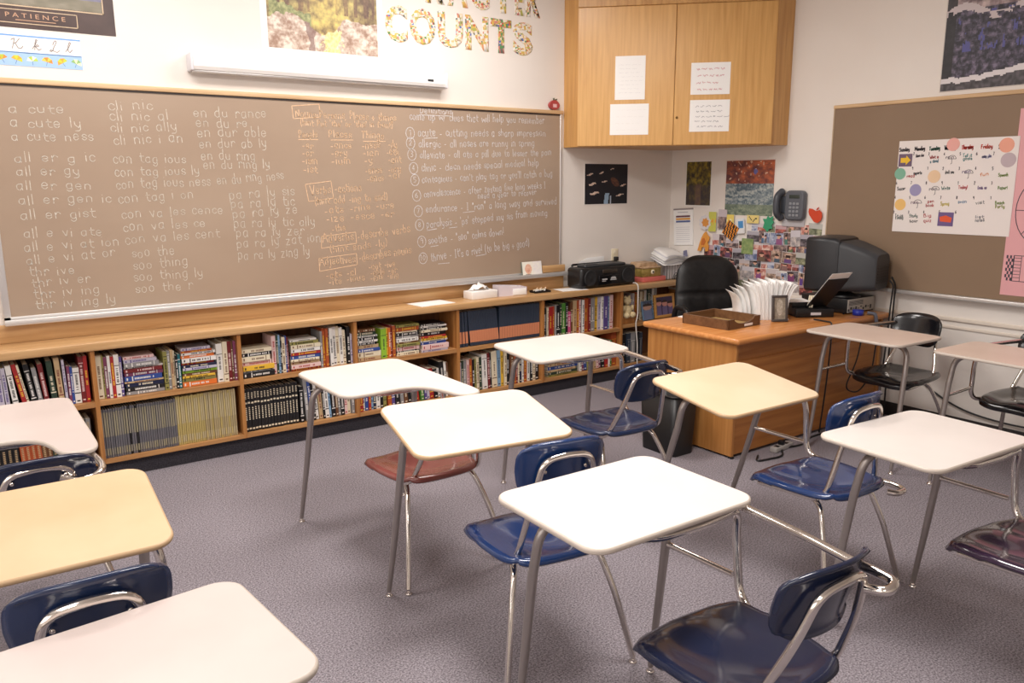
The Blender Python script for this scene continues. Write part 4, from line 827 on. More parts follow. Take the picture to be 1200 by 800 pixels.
# framed photos and a soft toy in the last bay
def portraits(n, bg, sk):
    def fn(u, v):
        c = mixc(bg, (60, 50, 70), .4+fbm(u*5, v*5, n))
        for k in range(n):
            cx = (k+.5)/n+.03*sin(k*7); cy = .60+.06*cos(k*5)
            if ((u-cx)*1.25*n*.5)**2+((v-cy)*2.0)**2 < .09: c = sk
            elif v < cy-.12 and abs(u-cx) < .42/n: c = mixc(bg, (150, 140, 180), .5+.2*sin(k*3))
            if ((u-cx)*1.1*n*.5)**2+((v-cy-.07)*2.2)**2 < .09 and v > cy+.08: c = (52, 36, 32)
        return c
    return fn
def frame(name, loc, rz, tilt, wd, ht, bw, fm, fn, label, cat='picture frame', n=30):
    t = thing(name, loc, rz, label, cat); t.rotation_euler = (radians(tilt), 0, rz)
    m = MB()
    for a in ((-wd/2, wd/2, 0, bw), (-wd/2, wd/2, ht-bw, ht), (-wd/2, -wd/2+bw, bw, ht-bw), (wd/2-bw, wd/2, bw, ht-bw)): m.bbox(a[0], a[1], 0, .018, a[2], a[3], .003)
    m.obj('frame_border', fm, t); MB().box(-wd/2+.004, wd/2-.004, .008, .016, .004, ht-.004).obj('backing', M_BLACK, t)
    paint('photo', -wd/2+bw, wd/2-bw, bw, ht-bw, n, int(n*(ht-2*bw)/(wd-2*bw)), fn, .006, t); return t
frame('picture_frame', (5.125, YF+.045, SH[6]+.005), 0, -8, .25, .205, .024, wood('honey_frame', (190, 134, 66), (220, 164, 92), 'X'), portraits(3, (70, 50, 96), (214, 150, 140)), 'wooden frame with a photo of three people on the seventh bay upper shelf')
frame('photo_card', (4.915, YF+.040, SH[6]+.005), .10, -10, .135, .165, .004, mat('card_blue', (110, 140, 170), .5), portraits(1, (90, 120, 150), (206, 160, 140)), 'unframed bluish portrait photo standing left of the wooden family frame', 'photo')
toy = thing('soft_toy', (4.668, YF+.06, SH[6]), 0, 'cream soft toy sitting on the upper shelf below the radio', 'toy')
M_TOY = noise_mat('cream_plush', (206, 184, 140), (230, 212, 170), 60, .95, 3, .3)
MB().ball((0, 0, .105), .046, sc=(1, .8, 1.15), M=None).obj('body', M_TOY, toy)
m = MB(); m.ball((0, -.004, .19), .036, sc=(1, .9, 1)); m.ball((-.024, 0, .222), .014); m.ball((.022, 0, .222), .014); m.obj('head', M_TOY, toy)
for s in (-1, 1):
    MB().ball((s*.035, -.03, .072), .030, sc=(1, 1.1, .9)).obj('foot', M_TOY, toy); MB().ball((s*.045, -.015, .13), .017, sc=(1, 1, 1.6)).obj('arm', M_TOY, toy)
bk = thing('shelf_box', (4.665, YF+.03, SH[6]), 0, 'small brown box under the cream soft toy', 'box')
m = MB(); m.bbox(-.075, .075, 0, .12, .001, .052, .003); m.obj('carton', M_OAKV, bk); MB().bbox(-.077, .077, -.002, .122, .048, .056, .002).obj('lid', M_OAKD, bk)

# ------------------------------------------------------------------ things on the worktop
ZC = .8012
def sheet(name, loc, rz, wd, dp, label, cat='paper', n=1, group=None, curl=0):
    t = thing(name, loc, rz, label, cat, group)
    for k in range(n): MB().box(-wd/2, wd/2, -dp/2, dp/2, .0012*k, .0012*k+.001).obj('sheet', M_PAPER, t)
    return t
sheet('paper_sheet', (2.80, 4.93, ZC), .10, .29, .19, 'white sheet of paper lying on the worktop left of the tissue box', n=2)
sheet('paper_sheet', (4.07, 4.90, ZC), -.15, .24, .16, 'white sheet of paper sticking out from under the black radio', n=1)
tb = thing('tissue_box', (3.235, 4.95, ZC), .04, 'low white tissue box with a tissue pulled out on the worktop', 'tissue box')
m = MB(); m.bbox(-.115, .115, -.06, .06, 0, .058, .004); m.obj('carton', mat('tissue_white', (246, 242, 238), .5), tb)
vs = []; fs = []
for i in range(11):
    for j in range(5):
        u = i/10; v = j/4
        vs.append((-.085+.17*u+.01*sin(v*6), -.02+.05*v+.016*sin(u*9+v*2), .056+.052*sin(pi*u)**.7*(.45+.55*v)+.010*sin(u*17+v*4)))
for i in range(10):
    for j in range(4): fs.append((i*5+j, (i+1)*5+j, (i+1)*5+j+1, i*5+j+1))
m = MB(); m.add(vs, fs, 0, True); o = m.obj('tissue', M_PAPER, tb); md = o.modifiers.new('s', 'SOLIDIFY'); md.thickness = .0012
ch_ = thing('card_holder', (3.50, 4.945, ZC), -.10, 'clear tray of white index cards between the tissue box and eraser tray', 'card tray')
M_LILAC = mat('lilac_card', (226, 216, 222), .4)
m = MB(); m.prism([(-.12, 0), (.12, 0), (.12, .062), (-.12, .082)], -.048, -.045, 'XZ'); m.prism([(-.12, 0), (.12, 0), (.12, .062), (-.12, .082)], .045, .048, 'XZ'); m.box(-.12, .12, -.045, .045, 0, .003); m.box(-.123, -.12, -.048, .048, 0, .082); m.box(.12, .123, -.048, .048, 0, .06); m.obj('holder', M_LILAC, ch_)
for k in range(12): MB().box(-.112+k*.009, -.106+k*.009+.09, -.043+k*.0072, -.0415+k*.0072, .003, .070-.0006*k).obj('card', M_PAPER, ch_)
MB().bbox(.0, .115, -.054, -.0485, .003, .050, .002).obj('front_card', M_PAPER, ch_)
et = thing('eraser_tray', (3.775, 4.92, ZC), -.05, 'small black tray of white chalk pieces on the worktop left of the radio', 'tray')
m = MB(); m.bbox(-.075, .075, -.04, .04, 0, .006, .002); [m.box(a, b, c, d, .006, .016) for a, b, c, d in ((-.075, .075, -.04, -.036), (-.075, .075, .036, .04), (-.075, -.071, -.036, .036), (.071, .075, -.036, .036))]; m.obj('tray', M_BLACK, et)
for k in range(9):
    MB().tube([(-.06+.014*k-.02*(k % 2), -.02+.016*(k % 3), .013+.007*(k % 2)), (-.03+.013*k, .004+.014*(k % 3), .014+.008*(k % 3))], .0055, 8).obj('chalk_stick', [M_PAPER, M_CREAM, M_CHALKO][k % 3], et)
cs = thing('tray_card', (3.78, 5.024, .9185), 0, 'white card with a pink drawn face propped on the chalk tray', 'card'); cs.rotation_euler = (radians(-9), 0, 0)
def pigface(u, v):
    if ((u-.30)/.17)**2+((v-.50)/.34)**2 < 1: return mixc((232, 178, 150), (244, 204, 180), nz(u*9, v*9)+.5) if ((u-.30)/.08)**2+((v-.38)/.10)**2 > 1 else (222, 160, 138)
    if .42 > u > .16 and v < .14 and v > .08: return (120, 110, 100)
    return (248, 244, 232) if u < .55 else mixc((250, 246, 236), (238, 232, 236), fbm(u*9, v*9)+.4)
MB().box(-.095, .095, -.001, .012, 0, .115).obj('card_block', mat('card_edge', (120, 130, 120), .5), cs)
paint('drawing', -.095, .095, 0, .115, 40, 26, pigface, -.0022, cs)
MB().bbox(3.885, 4.115, 5.030, 5.052, .9345, .990, .003).obj('wood_block', M_OAK)
tag(bpy.data.objects['wood_block'], 'pale oak board standing on the right end of the chalk tray', 'board')
# radio
rd = thing('radio', (4.425, 4.930, ZC), 0, 'black portable radio cassette player on the worktop below the bird print', 'radio')
m = MB(); slab(m, rrect(-.305, .305, -.095, .095, .032), .002, .165, .022); m.obj('body', mat('radio_black', (26, 26, 28), .38), rd)
m = MB(); m.bbox(-.225, .225, -.05, .06, .16, .186, .012); m.obj('top_deck', M_DKGREY, rd)
for s in (-1, 1):
    T = Matrix.Translation((s*.205, -.094, .085)) @ Matrix.Rotation(pi/2, 4, 'X')
    m = MB(); m.lathe([(.066, 0), (.066, .005), (.058, .008), (.05, .003), (.02, .005), (.0001, .009)], 24, M=T); m.obj('speaker', mat('speaker_grille', (36, 36, 38), .6), rd)
m = MB(); m.bbox(-.12, .12, -.102, -.090, .02, .10, .004); m.obj('cassette_door', mat('deck_black', (18, 18, 20), .2), rd)
m = MB(); [m.box(a, b, -.1035, -.102, c, d) for a, b, c, d in ((-.085, -.03, .062, .072), (-.085, -.045, .050, .056), (.01, .065, .066, .078), (.005, .07, .056, .062), (.02, .055, .080, .084))]; m.obj('panel_print', mat('radio_print', (206, 206, 206), .5), rd)
m = MB(); m.bbox(-.08, .08, -.103, -.09, .115, .145, .003); m.obj('tuner_window', mat('tuner', (60, 52, 44), .2), rd)
for k in range(6): MB().bbox(-.20+.022*k, -.182+.022*k, -.03, .0, .184, .191, .002, 1).obj('button', M_DKGREY, rd)
m = MB(); m.tube(fillet([(-.25, .075, .15), (-.25, .088, .18), (.25, .088, .18), (.25, .075, .15)], .03), .009, 10); m.obj('handle', M_BLACK, rd)
for x in (4.40,):
    pp = thing('paper_stack', (x, 5.02, ZC), 0, 'loose white papers standing behind the black radio', 'papers')
    for k in range(4): m = MB(); m.prism([(-.15+.02*k, 0), (.13+.02*k, 0), (.10+.02*k, .215+.005*k), (-.13+.03*k, .20+.008*k)], .02+.006*k, .0215+.006*k, 'XZ'); fix_normals(m.obj('sheet', M_PAPER, pp))
# keepsake box, pink book, wire stand with papers
kb = thing('keepsake_box', (4.97, 4.965, ZC+.042), -.05, 'small patterned box with a round cream clasp on top of the pink book', 'box')
m = MB(); m.bbox(-.115, .095, -.085, .085, 0, .072, .003); m.obj('box_body', noise_mat('gold_green_pattern', (130, 112, 54), (176, 150, 84), 26, .5), kb)
m = MB(); m.bbox(-.122, .100, -.09, .09, .072, .085, .004); m.prism([(-.122, .085), (.100, .085), (.06, .118), (-.10, .118)], -.05, .085, 'XZ'); fix_normals(m.obj('lid', noise_mat('tan_pattern', (176, 140, 106), (214, 184, 150), 22, .5), kb))
m = MB(); m.lathe([(.020, 0), (.020, .004), (.012, .007), (.0001, .007)], 18, M=Matrix.Translation((.0, -.0855, .04)) @ Matrix.Rotation(pi/2, 4, 'X')); m.obj('clasp', M_CREAM, kb)
MB().ball((.0, -.093, .04), .008, 0, 10, 6).obj('clasp_button', M_BLACK, kb)
MB().bbox(4.845, 5.115, 4.865, 5.045, ZC, ZC+.040, .004).obj('pink_book', mat('coral_pink', (222, 116, 108), .5)); tag(bpy.data.objects['pink_book'], 'coral pink hardback lying flat under the patterned keepsake box', 'book')
wsd = thing('paper_stand', (5.225, 4.925, ZC+.004), 0, 'wire stand overflowing with white papers in the room corner', 'paper stand')
m = MB()
for s in (-.10, .10): m.tube(fillet([(s, -.06, 0), (s, -.06, .13), (s, .09, .17), (s, .09, 0)], .02), .003, 6)
for k in range(7): m.tube([(-.10+k*.0333, -.06, .0), (-.10+k*.0333, -.06, .13)], .0016, 5)
m.obj('wire_frame', M_BLACK, wsd)
rs = random.Random(3)
def bent(mb, x0, x1, y0, y1, z, sl, curl, ang):
    vs = []; fs = []; T = Matrix.Rotation(ang, 4, 'Z')
    for i in range(9):
        for j in range(3):
            u = i/8; x = x0+(x1-x0)*u; y = y0+(y1-y0)*j/2
            vs.append(tuple(T @ Vector((x, y, z+sl*(j/2)+curl*(2*u-1)**2*(1 if u > .5 else .4)+.006*sin(u*7+z*60)))))
    for i in range(8):
        for j in range(2): fs.append((i*3+j, (i+1)*3+j, (i+1)*3+j+1, i*3+j+1))
    mb.add(vs, fs, 0, True)
for k in range(9):
    m = MB(); bent(m, -.17+rs.uniform(-.02, .02), .125+rs.uniform(-.01, .004), -.105+rs.uniform(-.008, .008), .06, .135+.010*k, .06, rs.uniform(-.05, -.01), rs.uniform(-.03, .03))
    o = m.obj('loose_sheet', [M_PAPER, M_PAPERG, M_PAPER][k % 3], wsd); o.modifiers.new('s', 'SOLIDIFY').thickness = .0012
for k in range(4):
    m = MB(); m.prism([(-.09+.01*k, .002), (.11, .002), (.10, .13), (-.10+.01*k, .12)], -.045+.02*k, -.0435+.02*k, 'XZ'); fix_normals(m.obj('file_sheet', M_PAPERG, wsd))
m = MB(); m.tube([(.0+.035*cos(pi*k/8), -.075, .055*sin(pi*k/8)) for k in range(9)], .003, 6); m.tube([(.0+.02*cos(pi*k/8), -.077, .035*sin(pi*k/8)) for k in range(9)], .003, 6); m.obj('wire_clip', M_BLACK, wsd)
m = MB(); m.add([(.06, -.098, .19), (.115, -.098, .195), (.112, -.090, .25), (.065, -.090, .245)], [(0, 1, 2, 3)]); m.obj('printed_portrait', mat('portrait_ink', (132, 136, 170), .6), wsd)
# white cord hanging over the worktop edge
m = MB(); m.tube(fillet([(4.70, 4.90, ZC+.008), (4.70, 4.80, ZC+.012), (4.70, 4.780, ZC-.01), (4.70, 4.780, .74), (4.705, 4.782, .55), (4.69, 4.788, .47), (4.715, 4.79, .30), (4.73, 4.80, .12), (4.75, 4.80, .006)], .02), .0055, 8)
tag(m.obj('white_cable', mat('white_cord', (226, 220, 212), .5)), 'white cord hanging down in front of the last bookcase bay', 'cord')

# ------------------------------------------------------------------ student desks with attached chairs
def sq(s, t, n):
    """unit square -> rounded square, corners eased"""
    r = max(abs(s), abs(t))
    if r < 1e-6: return 0.0, 0.0
    a, b = s/r, t/r; k = (abs(a)**n+abs(b)**n)**(1/n)
    e = r**3      # only the rim is rounded, the middle keeps its grid
    return s*(1-e+e/k), t*(1-e+e/k)
def seat_mesh():
    """moulded seat: local x right, y forward; origin at the desk centre on the floor"""
    nx, ny = 26, 26; vs = []; fs = []
    cx = .045
    def P(i, j):
        s = 2*i/nx-1; t = 2*j/ny-1            # t=1 front
        ex, ey = sq(s, t, 4.4)
        hw = .216 if t > 0 else .216-.024*(-t)
        x = cx+ex*hw; y = -.386+ey*.224
        rr = max(abs(s), abs(t))
        z = .460
        z += -.026*max(0, (t-.55)/.45)**2                       # waterfall front
        z += -.024*math.exp(-((s/.50)**2+((t+.30)/.45)**2))     # hip dish
        for q in (-1, 1): z += -.013*math.exp(-(((s-q*.45)/.26)**2+((t-.40)/.5)**2))
        z += .012*max(0, (-t-.62)/.38)**2 + .010*max(0, (abs(s)-.75)/.25)**2*(1 if t < .3 else .3)
        z -= .022*max(0, (rr-.88)/.12)**2
        return x, y, z
    for j in range(ny+1):
        for i in range(nx+1): vs.append(P(i, j))
    for j in range(ny):
        for i in range(nx): a = j*(nx+1)+i; fs.append((a, a+1, a+nx+2, a+nx+1))
    return vs, fs
def solid(vs, fs, th, mb=None):
    """close a sheet into a shell of thickness th (offset downwards along vertex normals)"""
    me = bpy.data.meshes.new('tmp'); me.from_pydata(vs, [], fs); bm = bmesh.new(); bm.from_mesh(me); bpy.data.meshes.remove(me)
    bm.normal_update(); n = len(vs); N = [v.normal.copy() for v in bm.verts]
    cnt = {}
    for f in fs:
        for a, b in zip(f, f[1:]+f[:1]): cnt[(a, b)] = cnt.get((a, b), 0)+1
    edge = [(a, b) for (a, b) in cnt if (b, a) not in cnt]
    bm.free()
    v2 = [tuple(Vector(p)-N[i]*th) for i, p in enumerate(vs)]
    allv = list(vs)+v2
    allf = list(fs)+[tuple(n+i for i in f[::-1]) for f in fs]+[(b, a, n+a, n+b) for a, b in edge]
    mb = mb or MB(); mb.add(allv, allf, 0, True); return mb
def back_mesh(yb=-.592, lean=.26, zc=.705):
    nx, nz_ = 22, 14; vs = []; fs = []
    for j in range(nz_+1):
        for i in range(nx+1):
            s = 2*i/nx-1; t = 2*j/nz_-1
            hw = .161-.018*max(0, -t)
            ex, ey = sq(s, t, 4.2); x = .075+ex*hw; zz = zc+ey*.103-.012*ex*ex*max(0, ey)
            y = yb-(zz-.57)*lean+.046*ex*ex-.010*max(0, (abs(t)-.7)/.3)**2
            vs.append((x, y, zz))
    for j in range(nz_):
        for i in range(nx): a = j*(nx+1)+i; fs.append((a, a+nx+1, a+nx+2, a+1))
    return vs, fs
ME = {}
def shared(key, build, mats):
    k = (key, tuple(m.name for m in (mats if isinstance(mats, list) else [mats])))
    if k not in ME: ME[k] = build().mesh(key, mats)
    return ME[k]
def part(name, me, parent, label=None):
    o = bpy.data.objects.new(name, me); COL.objects.link(o); o.parent = parent
    if label: o['label'] = label
    return o
TW, TD = .62, .47
def top_plain():
    m = MB(); slab(m, rrect(-TW/2, TW/2, -TD/2, TD/2, .06), -.008, .009, .006, 0, 1); return m
def smooth_closed(pts, n=6):
    out = []; N = len(pts)
    for i in range(N):
        p0, p1, p2, p3 = [Vector(pts[(i+k-1) % N]) for k in range(4)]
        for k in range(n):
            t = k/n; out.append(.5*((2*p1)+(-p0+p2)*t+(2*p0-5*p1+4*p2-p3)*t*t+(-p0+3*p1-3*p2+p3)*t*t*t))
    return [tuple(p) for p in out]
def top_tablet():
    pts = [(-.215, .285), (-.255, .262), (-.272, .215), (-.272, .0), (-.272, -.20), (-.268, -.245), (-.235, -.285), (-.17, -.292), (-.08, -.290), (.0, -.288), (.06, -.305), (.105, -.355), (.130, -.43), (.145, -.51), (.165, -.545), (.205, -.560), (.245, -.548), (.268, -.50), (.272, -.40), (.272, -.20), (.272, .0), (.272, .215), (.258, .262), (.215, .285), (.1, .287), (-.1, .287)]
    m = MB(); slab(m, smooth_closed(pts, 4), -.008, .009, .006, 0, 1); return m
def leg_build(top, foot, r0=.0150, r1=.0100):
    m = MB(); m.tube([top, (top[0]*.5+foot[0]*.5, top[1]*.5+foot[1]*.5, (top[2]+foot[2])/2), (foot[0], foot[1], .022)], [r0, (r0+r1)/2+.001, r1], 12); return m
def glide_build(foot):
    m = MB(); m.lathe([(.010, .004), (.012, .009), (.0085, .014), (.0085, .024)], 14, M=Matrix.Translation((foot[0], foot[1], 0)))
    m.lathe([(.015, .0005), (.016, .004), (.011, .009)], 14, M=Matrix.Translation((foot[0], foot[1], 0))); return m
def student_desk(x, y, yaw, z, tilt, topm, seatm, label, kind='arm', legm=None, chy=0.0, edge=None, hook=False, lowb=0.0, chx=0.0):
    legm = legm or M_STEEL
    root = thing('student_desk', (x, y, 0), yaw, label, 'school desk', 'student desks with attached chairs')
    tab = kind == 'tablet'
    tm = part('desktop', shared('desktop_'+('tablet' if tab else 'plain'), top_tablet if tab else top_plain, [topm, edge or (M_EDGET if topm in (M_TOPB, M_TOPC, M_TOPL) else M_EDGE)]), root)
    yb, ln, zc = (-.515, .16, .738) if kind == 'tilt' else (-.592, .26, .705)
    tm.location = (0, 0, z-.010); tm.rotation_euler = (tilt, 0, 0)
    dz = z-.76
    zt = .733+dz
    # front legs and the bent tube joining them below the top
    fy = .10 if not tab else .12
    fx = .265 if not tab else .270
    ff = {'arm': .15, 'tilt': .26}.get(kind, .27)
    lift = tilt*fy
    for s in (-1, 1):
        top = (s*(fx+.003), fy-.02, zt+lift-.16); ft = (s*(fx+.015), ff, 0)
        l = part('front_leg', shared('front_leg_%s_%d_%.3f_%.3f' % (kind, s, z, tilt), lambda: leg_build(top, ft), legm), root)
        part('glide', shared('glide_f%s%d' % (kind, s), lambda: glide_build(ft), M_CHROME), l)
    m = MB(); m.tube(fillet([(-fx-.003, fy-.02, zt+lift-.165), (-fx+.006, fy-.045, zt+lift-.012), (-.10, fy-.06, zt+lift-.008), (.10, fy-.06, zt+lift-.008), (fx-.006, fy-.045, zt+lift-.012), (fx+.003, fy-.02, zt+lift-.165)], .075), .0148, 10)
    part('front_rail', m.mesh('front_rail', legm), root)
    # support tube on the right: from below the top down to the seat
    rl = -tilt*.19
    if kind == 'tilt':
        P = [(.10, -.13, zt+rl*.7), (.262, -.155, zt+rl*.8), (.275, -.170, .66), (.285, -.178, .445), (.285, -.40, .432)]+([(.280, -.60, .436), (.262, -.66, .436), (.20, -.66, .436), (.180, -.63, .44)] if hook else [(.255, -.50, .424)])
        R_ = [.06, .03, .07, .05, .05, .04, .03]
    else:
        P = [(-.17, -.10, zt-.004), (-.08, -.205, zt-.010), (.10, -.212, zt-.012), (.262, -.198, zt-.012), (.275, -.185, .64), (.285, -.20, .434), (.235, -.33, .424), (.215, -.46, .424)]
        R_ = [.06, .03, .07, .05, .06, .05]
    m = MB(); m.tube(fillet(P, R_), .0125, 10); part('support_tube', m.mesh('support_tube', M_CHROME), root)
    zl = zt+lift-.16; tl = (zl-.50)/zl
    m = MB(); m.tube([(fx+.003+.012*tl, fy-.02+(ff-fy+.02)*tl, .50), (.281, -.175, .50)], .0095, 10); part('stretcher', m.mesh('stretcher', M_CHROME), root)
    if kind in ('arm', 'tablet'):
        if tab: P = [(.235, -.50, zt), (.248, -.55, zt-.004), (.262, -.60, zt-.018), (.255, -.645, .705), (.21, -.685, .698), (.165, -.668, .70), (.13, -.66, .715)]
        else: P = [(.262, -.10, zt+.004), (.258, -.20, zt+.006), (.238, -.45, zt+.002), (.214, -.60, zt), (.216, -.655, zt), (.214, -.705, zt-.006), (.170, -.708, zt-.014), (.160, -.660, zt-.022)]
        if tab:
            q = MB(); q.tube([(.20, -.49, zt), (.232, -.50, .43)], .0115, 10); part('arm_post', q.mesh('arm_post', M_CHROME), root)
        m = MB(); m.tube(fillet(P, .03), .0125, 10); part('arm_bar', m.mesh('arm_bar', M_CHROME), root)
    # chair
    st = part('seat', shared('seat', lambda: solid(*seat_mesh(), .014), seatm), root)
    st.location = (chx, chy, 0)
    bk = part('backrest', shared('backrest_%s' % (kind == 'tilt'), lambda: solid(*back_mesh(yb, ln, zc), .012), seatm), root)
    bk.location = (chx, chy+(-.02 if lowb else 0), -lowb)
    def bolts():
        b = MB()
        for bx in (-.005, .145):
            b.ball((bx, yb-.014-.165*ln, .735), .007, 0, 8, 5, sc=(1, .6, 1))
        return b
    part('bolt', shared('bolt_%s' % (kind == 'tilt'), bolts, M_CHROME), bk)
    def chair_frame():
        m = MB()
        yl = lambda zz: yb-.021-(zz-.57)*ln
        y5 = -.545 if kind != 'tilt' else -.52
        P = [(-.118, -.225, .410), (-.112, -.36, .416), (-.098, y5, .420), (-.050, yl(.62), .62), (-.018, yl(zc+.042), zc+.042), (.07, yl(zc+.054)-.006, zc+.054), (.158, yl(zc+.042), zc+.042), (.190, yl(.62), .62), (.238, y5, .420), (.226, -.36, .416), (.208, -.225, .410)]
        m.tube(fillet(P, [.05, .065, .06, .045, .03, .045, .06, .065, .05]), .0115, 10)
        m.tube([(-.115, -.33, .412), (.228, -.33, .412)], .009, 8); m.box(-.10, .22, -.47, -.44, .412, .420)
        return m
    cf = part('chair_frame', shared('chair_frame_%s' % (kind == 'tilt'), chair_frame, M_CHROME), root); cf.location = (chx, chy, 0)
    for s in (-1, 1):
        ft = (.07+s*.245, -.645 if kind != 'tilt' else -.612, 0)
        def rear():
            m = MB(); m.tube(fillet([(.07+s*.13, -.40, .412), (.07+s*.16, -.50, .405), (.07+s*.20, -.575 if kind != 'tilt' else -.555, .26), (ft[0], ft[1], .022)], [.05, .08]), .0115, 12); return m
        l = part('rear_leg', shared('rear_leg%d_%s' % (s, kind == 'tilt'), rear, M_CHROME), root); l.location = (chx, chy, 0)
        part('glide', shared('glide_r%d_%s' % (s, kind == 'tilt'), lambda: glide_build(ft), M_CHROME), l)
    return root
R_ = radians
student_desk(1.525, 1.586, R_(-.9), .757, 0, M_TOPW, M_NAVYD, 'white-topped school desk with dark navy chair in the centre foreground')
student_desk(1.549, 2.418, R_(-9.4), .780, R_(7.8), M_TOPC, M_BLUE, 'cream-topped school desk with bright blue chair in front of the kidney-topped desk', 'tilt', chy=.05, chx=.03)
student_desk(2.771, 2.200, R_(-1.7), .764, R_(8.2), M_TOPL, M_BLUE, 'beige tilted-top school desk with blue chair beside the wooden teacher desk', 'tilt', hook=True, chx=.03)
student_desk(2.672, 3.298, R_(-3.2), .776, R_(2.0), M_TOPW, M_NAVY, 'white-topped school desk with navy chair nearest the blue and orange workbooks', chx=-.02)
student_desk(2.814, 1.382, R_(-3.9), .740, 0, M_TOPW, M_PURP, 'white-topped school desk with plum chair at the right edge of the photo')
student_desk(.173, 1.511, R_(4.9), .757, 0, M_TOPP, M_NAVYD, 'pinkish white school desk in the bottom left corner of the photo', 'tilt')
student_desk(.110, 2.345, R_(-1.3), .765, R_(8.5), M_TOPB, M_NAVY, 'beige-topped school desk at the left edge between two paler desks', 'tilt')
student_desk(.095, 3.520, R_(0), .760, 0, M_TOPP, M_NAVYD, 'pinkish kidney-topped school desk at the left edge by the bookcase', 'tablet', lowb=.012)
student_desk(1.580, 3.360, R_(0), .760, 0, M_TOPW, M_MAROON, 'white kidney-topped school desk with maroon seat in front of the bookcase', 'tablet', chy=-.03, lowb=.035, chx=-.02)
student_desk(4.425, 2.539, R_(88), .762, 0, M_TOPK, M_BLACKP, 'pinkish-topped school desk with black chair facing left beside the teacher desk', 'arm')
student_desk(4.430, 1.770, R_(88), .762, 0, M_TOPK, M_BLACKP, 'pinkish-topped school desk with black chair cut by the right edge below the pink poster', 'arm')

# ------------------------------------------------------------------ teacher desk
td = thing('teacher_desk', (3.70, 2.93, 0), 0, 'large honey oak teacher desk in the far right corner', 'desk')
DL, DW, DH = 1.625, .79, .745
m = MB(); m.bbox(0, DL, 0, DW, DH-.038, DH, .016, 3); m.obj('desk_top', M_DESKT, td)
MB().bbox(.028, .052, .035, DW-.03, .012, DH-.038, .003, 1).obj('end_panel', M_DESKV, td)
MB().bbox(DL-.05, DL-.025, .035, DW-.03, .012, DH-.038, .003, 1).obj('end_panel', M_DESKV, td)
MB().box(.052, DL-.05, .045, .065, .02, DH-.15).obj('modesty_panel', M_DESKF, td)
MB().box(.052, DL-.05, .060, .080, DH-.15, DH-.038).obj('apron', M_DESKF, td)
for x0, x1 in ((.052, .45), (DL-.45, DL-.05)):
    m = MB(); m.box(x0, x1, .066, DW-.06, .06, DH-.04); pdm = m.obj('drawer_pedestal', M_DESKV, td)
    for k in range(3):
        d = MB(); d.bbox(x0+.012, x1-.012, DW-.06, DW-.042, .07+.21*k, .27+.21*k, .003, 1); dd = d.obj('drawer_front', M_DESKV, pdm)
m = MB(); m.box(.03, .05, .03, .06, 0, .014); m.box(DL-.05, DL-.03, .03, .06, 0, .014); m.box(.03, .05, DW-.06, DW-.03, 0, .014); m.box(DL-.05, DL-.03, DW-.06, DW-.03, 0, .014); m.obj('foot', M_BLACK, td)
ZD = DH+.0008
lt = thing('letter_tray', (4.075, 3.335, ZD), R_(38), 'dark wooden letter tray with a scooped front on the teacher desk', 'letter tray')
M_TRAY = wood('walnut_tray', (92, 62, 40), (124, 88, 58), 'X', .4); M_TRIN = mat('tray_inside', (176, 146, 92), .6)
L_, W_ = .36, .33
lt.location = (4.035, 3.345, ZD); lt.rotation_euler = (0, 0, R_(3))
m = MB(); m.bbox(-W_/2, -W_/2+.012, -L_/2, L_/2, 0, .062, .002, 1); m.bbox(W_/2-.012, W_/2, -L_/2, L_/2, 0, .062, .002, 1); m.bbox(-W_/2, W_/2, L_/2-.012, L_/2, 0, .062, .002, 1)
sc = [(-W_/2, 0), (W_/2, 0), (W_/2, .062), (.105, .062)]+[(.105*cos(a), .062-.034*sin(a)) for a in [pi*k/10 for k in range(1, 10)]]+[(-.105, .062), (-W_/2, .062)]
m.prism(sc, -L_/2, -L_/2+.012, 'XZ'); fix_normals(m.obj('tray_wall', M_TRAY, lt))
MB().box(-W_/2+.012, W_/2-.012, -L_/2+.012, L_/2-.012, .001, .006).obj('tray_bottom', M_TRIN, lt)
MB().bbox(.0, .085, -L_/2-.002, -L_/2, .008, .023, .0006, 1).obj('name_label', M_PAPER, lt)
for i, (x, y, r, n) in enumerate(((4.16, 3.60, .1, 3), (4.50, 3.62, -.1, 2))):
    sheet('paper_sheet', (x, y, ZD), r, .28, .216, ('flat white papers on the teacher desk behind the letter tray', 'flat white papers on the teacher desk in front of the leather chair')[i], n=n)
# curved white file sorter
fs_ = thing('file_sorter', (4.425, 3.345, ZD), R_(-33), 'white file sorter of outward curling sheets on the teacher desk', 'file sorter')
def curl_sheet(x, lean, w, h, th=.003):
    prof = []
    for k in range(15):
        t = k/14; prof.append((x+lean*t**2.8, h*t-.030*abs(lean)/.09*t**6*h/.24))
    out = [(a-th/2, b) for a, b in prof]+[(a+th/2, b) for a, b in prof[::-1]]
    m = MB(); m.prism(out, -w/2, w/2, 'XZ', smooth=True); return m
for x, ln, h in ((-.150, -.060, .20), (-.122, -.060, .222), (-.096, -.055, .235)):
    fix_normals(curl_sheet(x, ln, .20, h).obj('divider', M_PAPER, fs_))
for k in range(24):
    u = k/23
    fix_normals(curl_sheet(-.050+.195*u, -.052+.115*u**1.3, .19+.012*(k % 3), .245+.006*((k*7) % 4), .0062).obj('filed_paper', M_PAPER, fs_))
m = MB(); m.bbox(-.155, .165, -.10, .10, 0, .004, .0015); m.obj('base', M_PAPER, fs_)
M_FRM = mat('dark_grey_frame', (74, 68, 66), .4)
def bw(u, v):
    d = ((u-.5)/.28)**2+((v-.55)/.38)**2
    return mixc((206, 200, 188), (150, 140, 124), fbm(u*8, v*8, 3)+.5) if d < 1 else mixc((120, 112, 100), (170, 160, 144), fbm(u*6, v*6, 8)+.5)
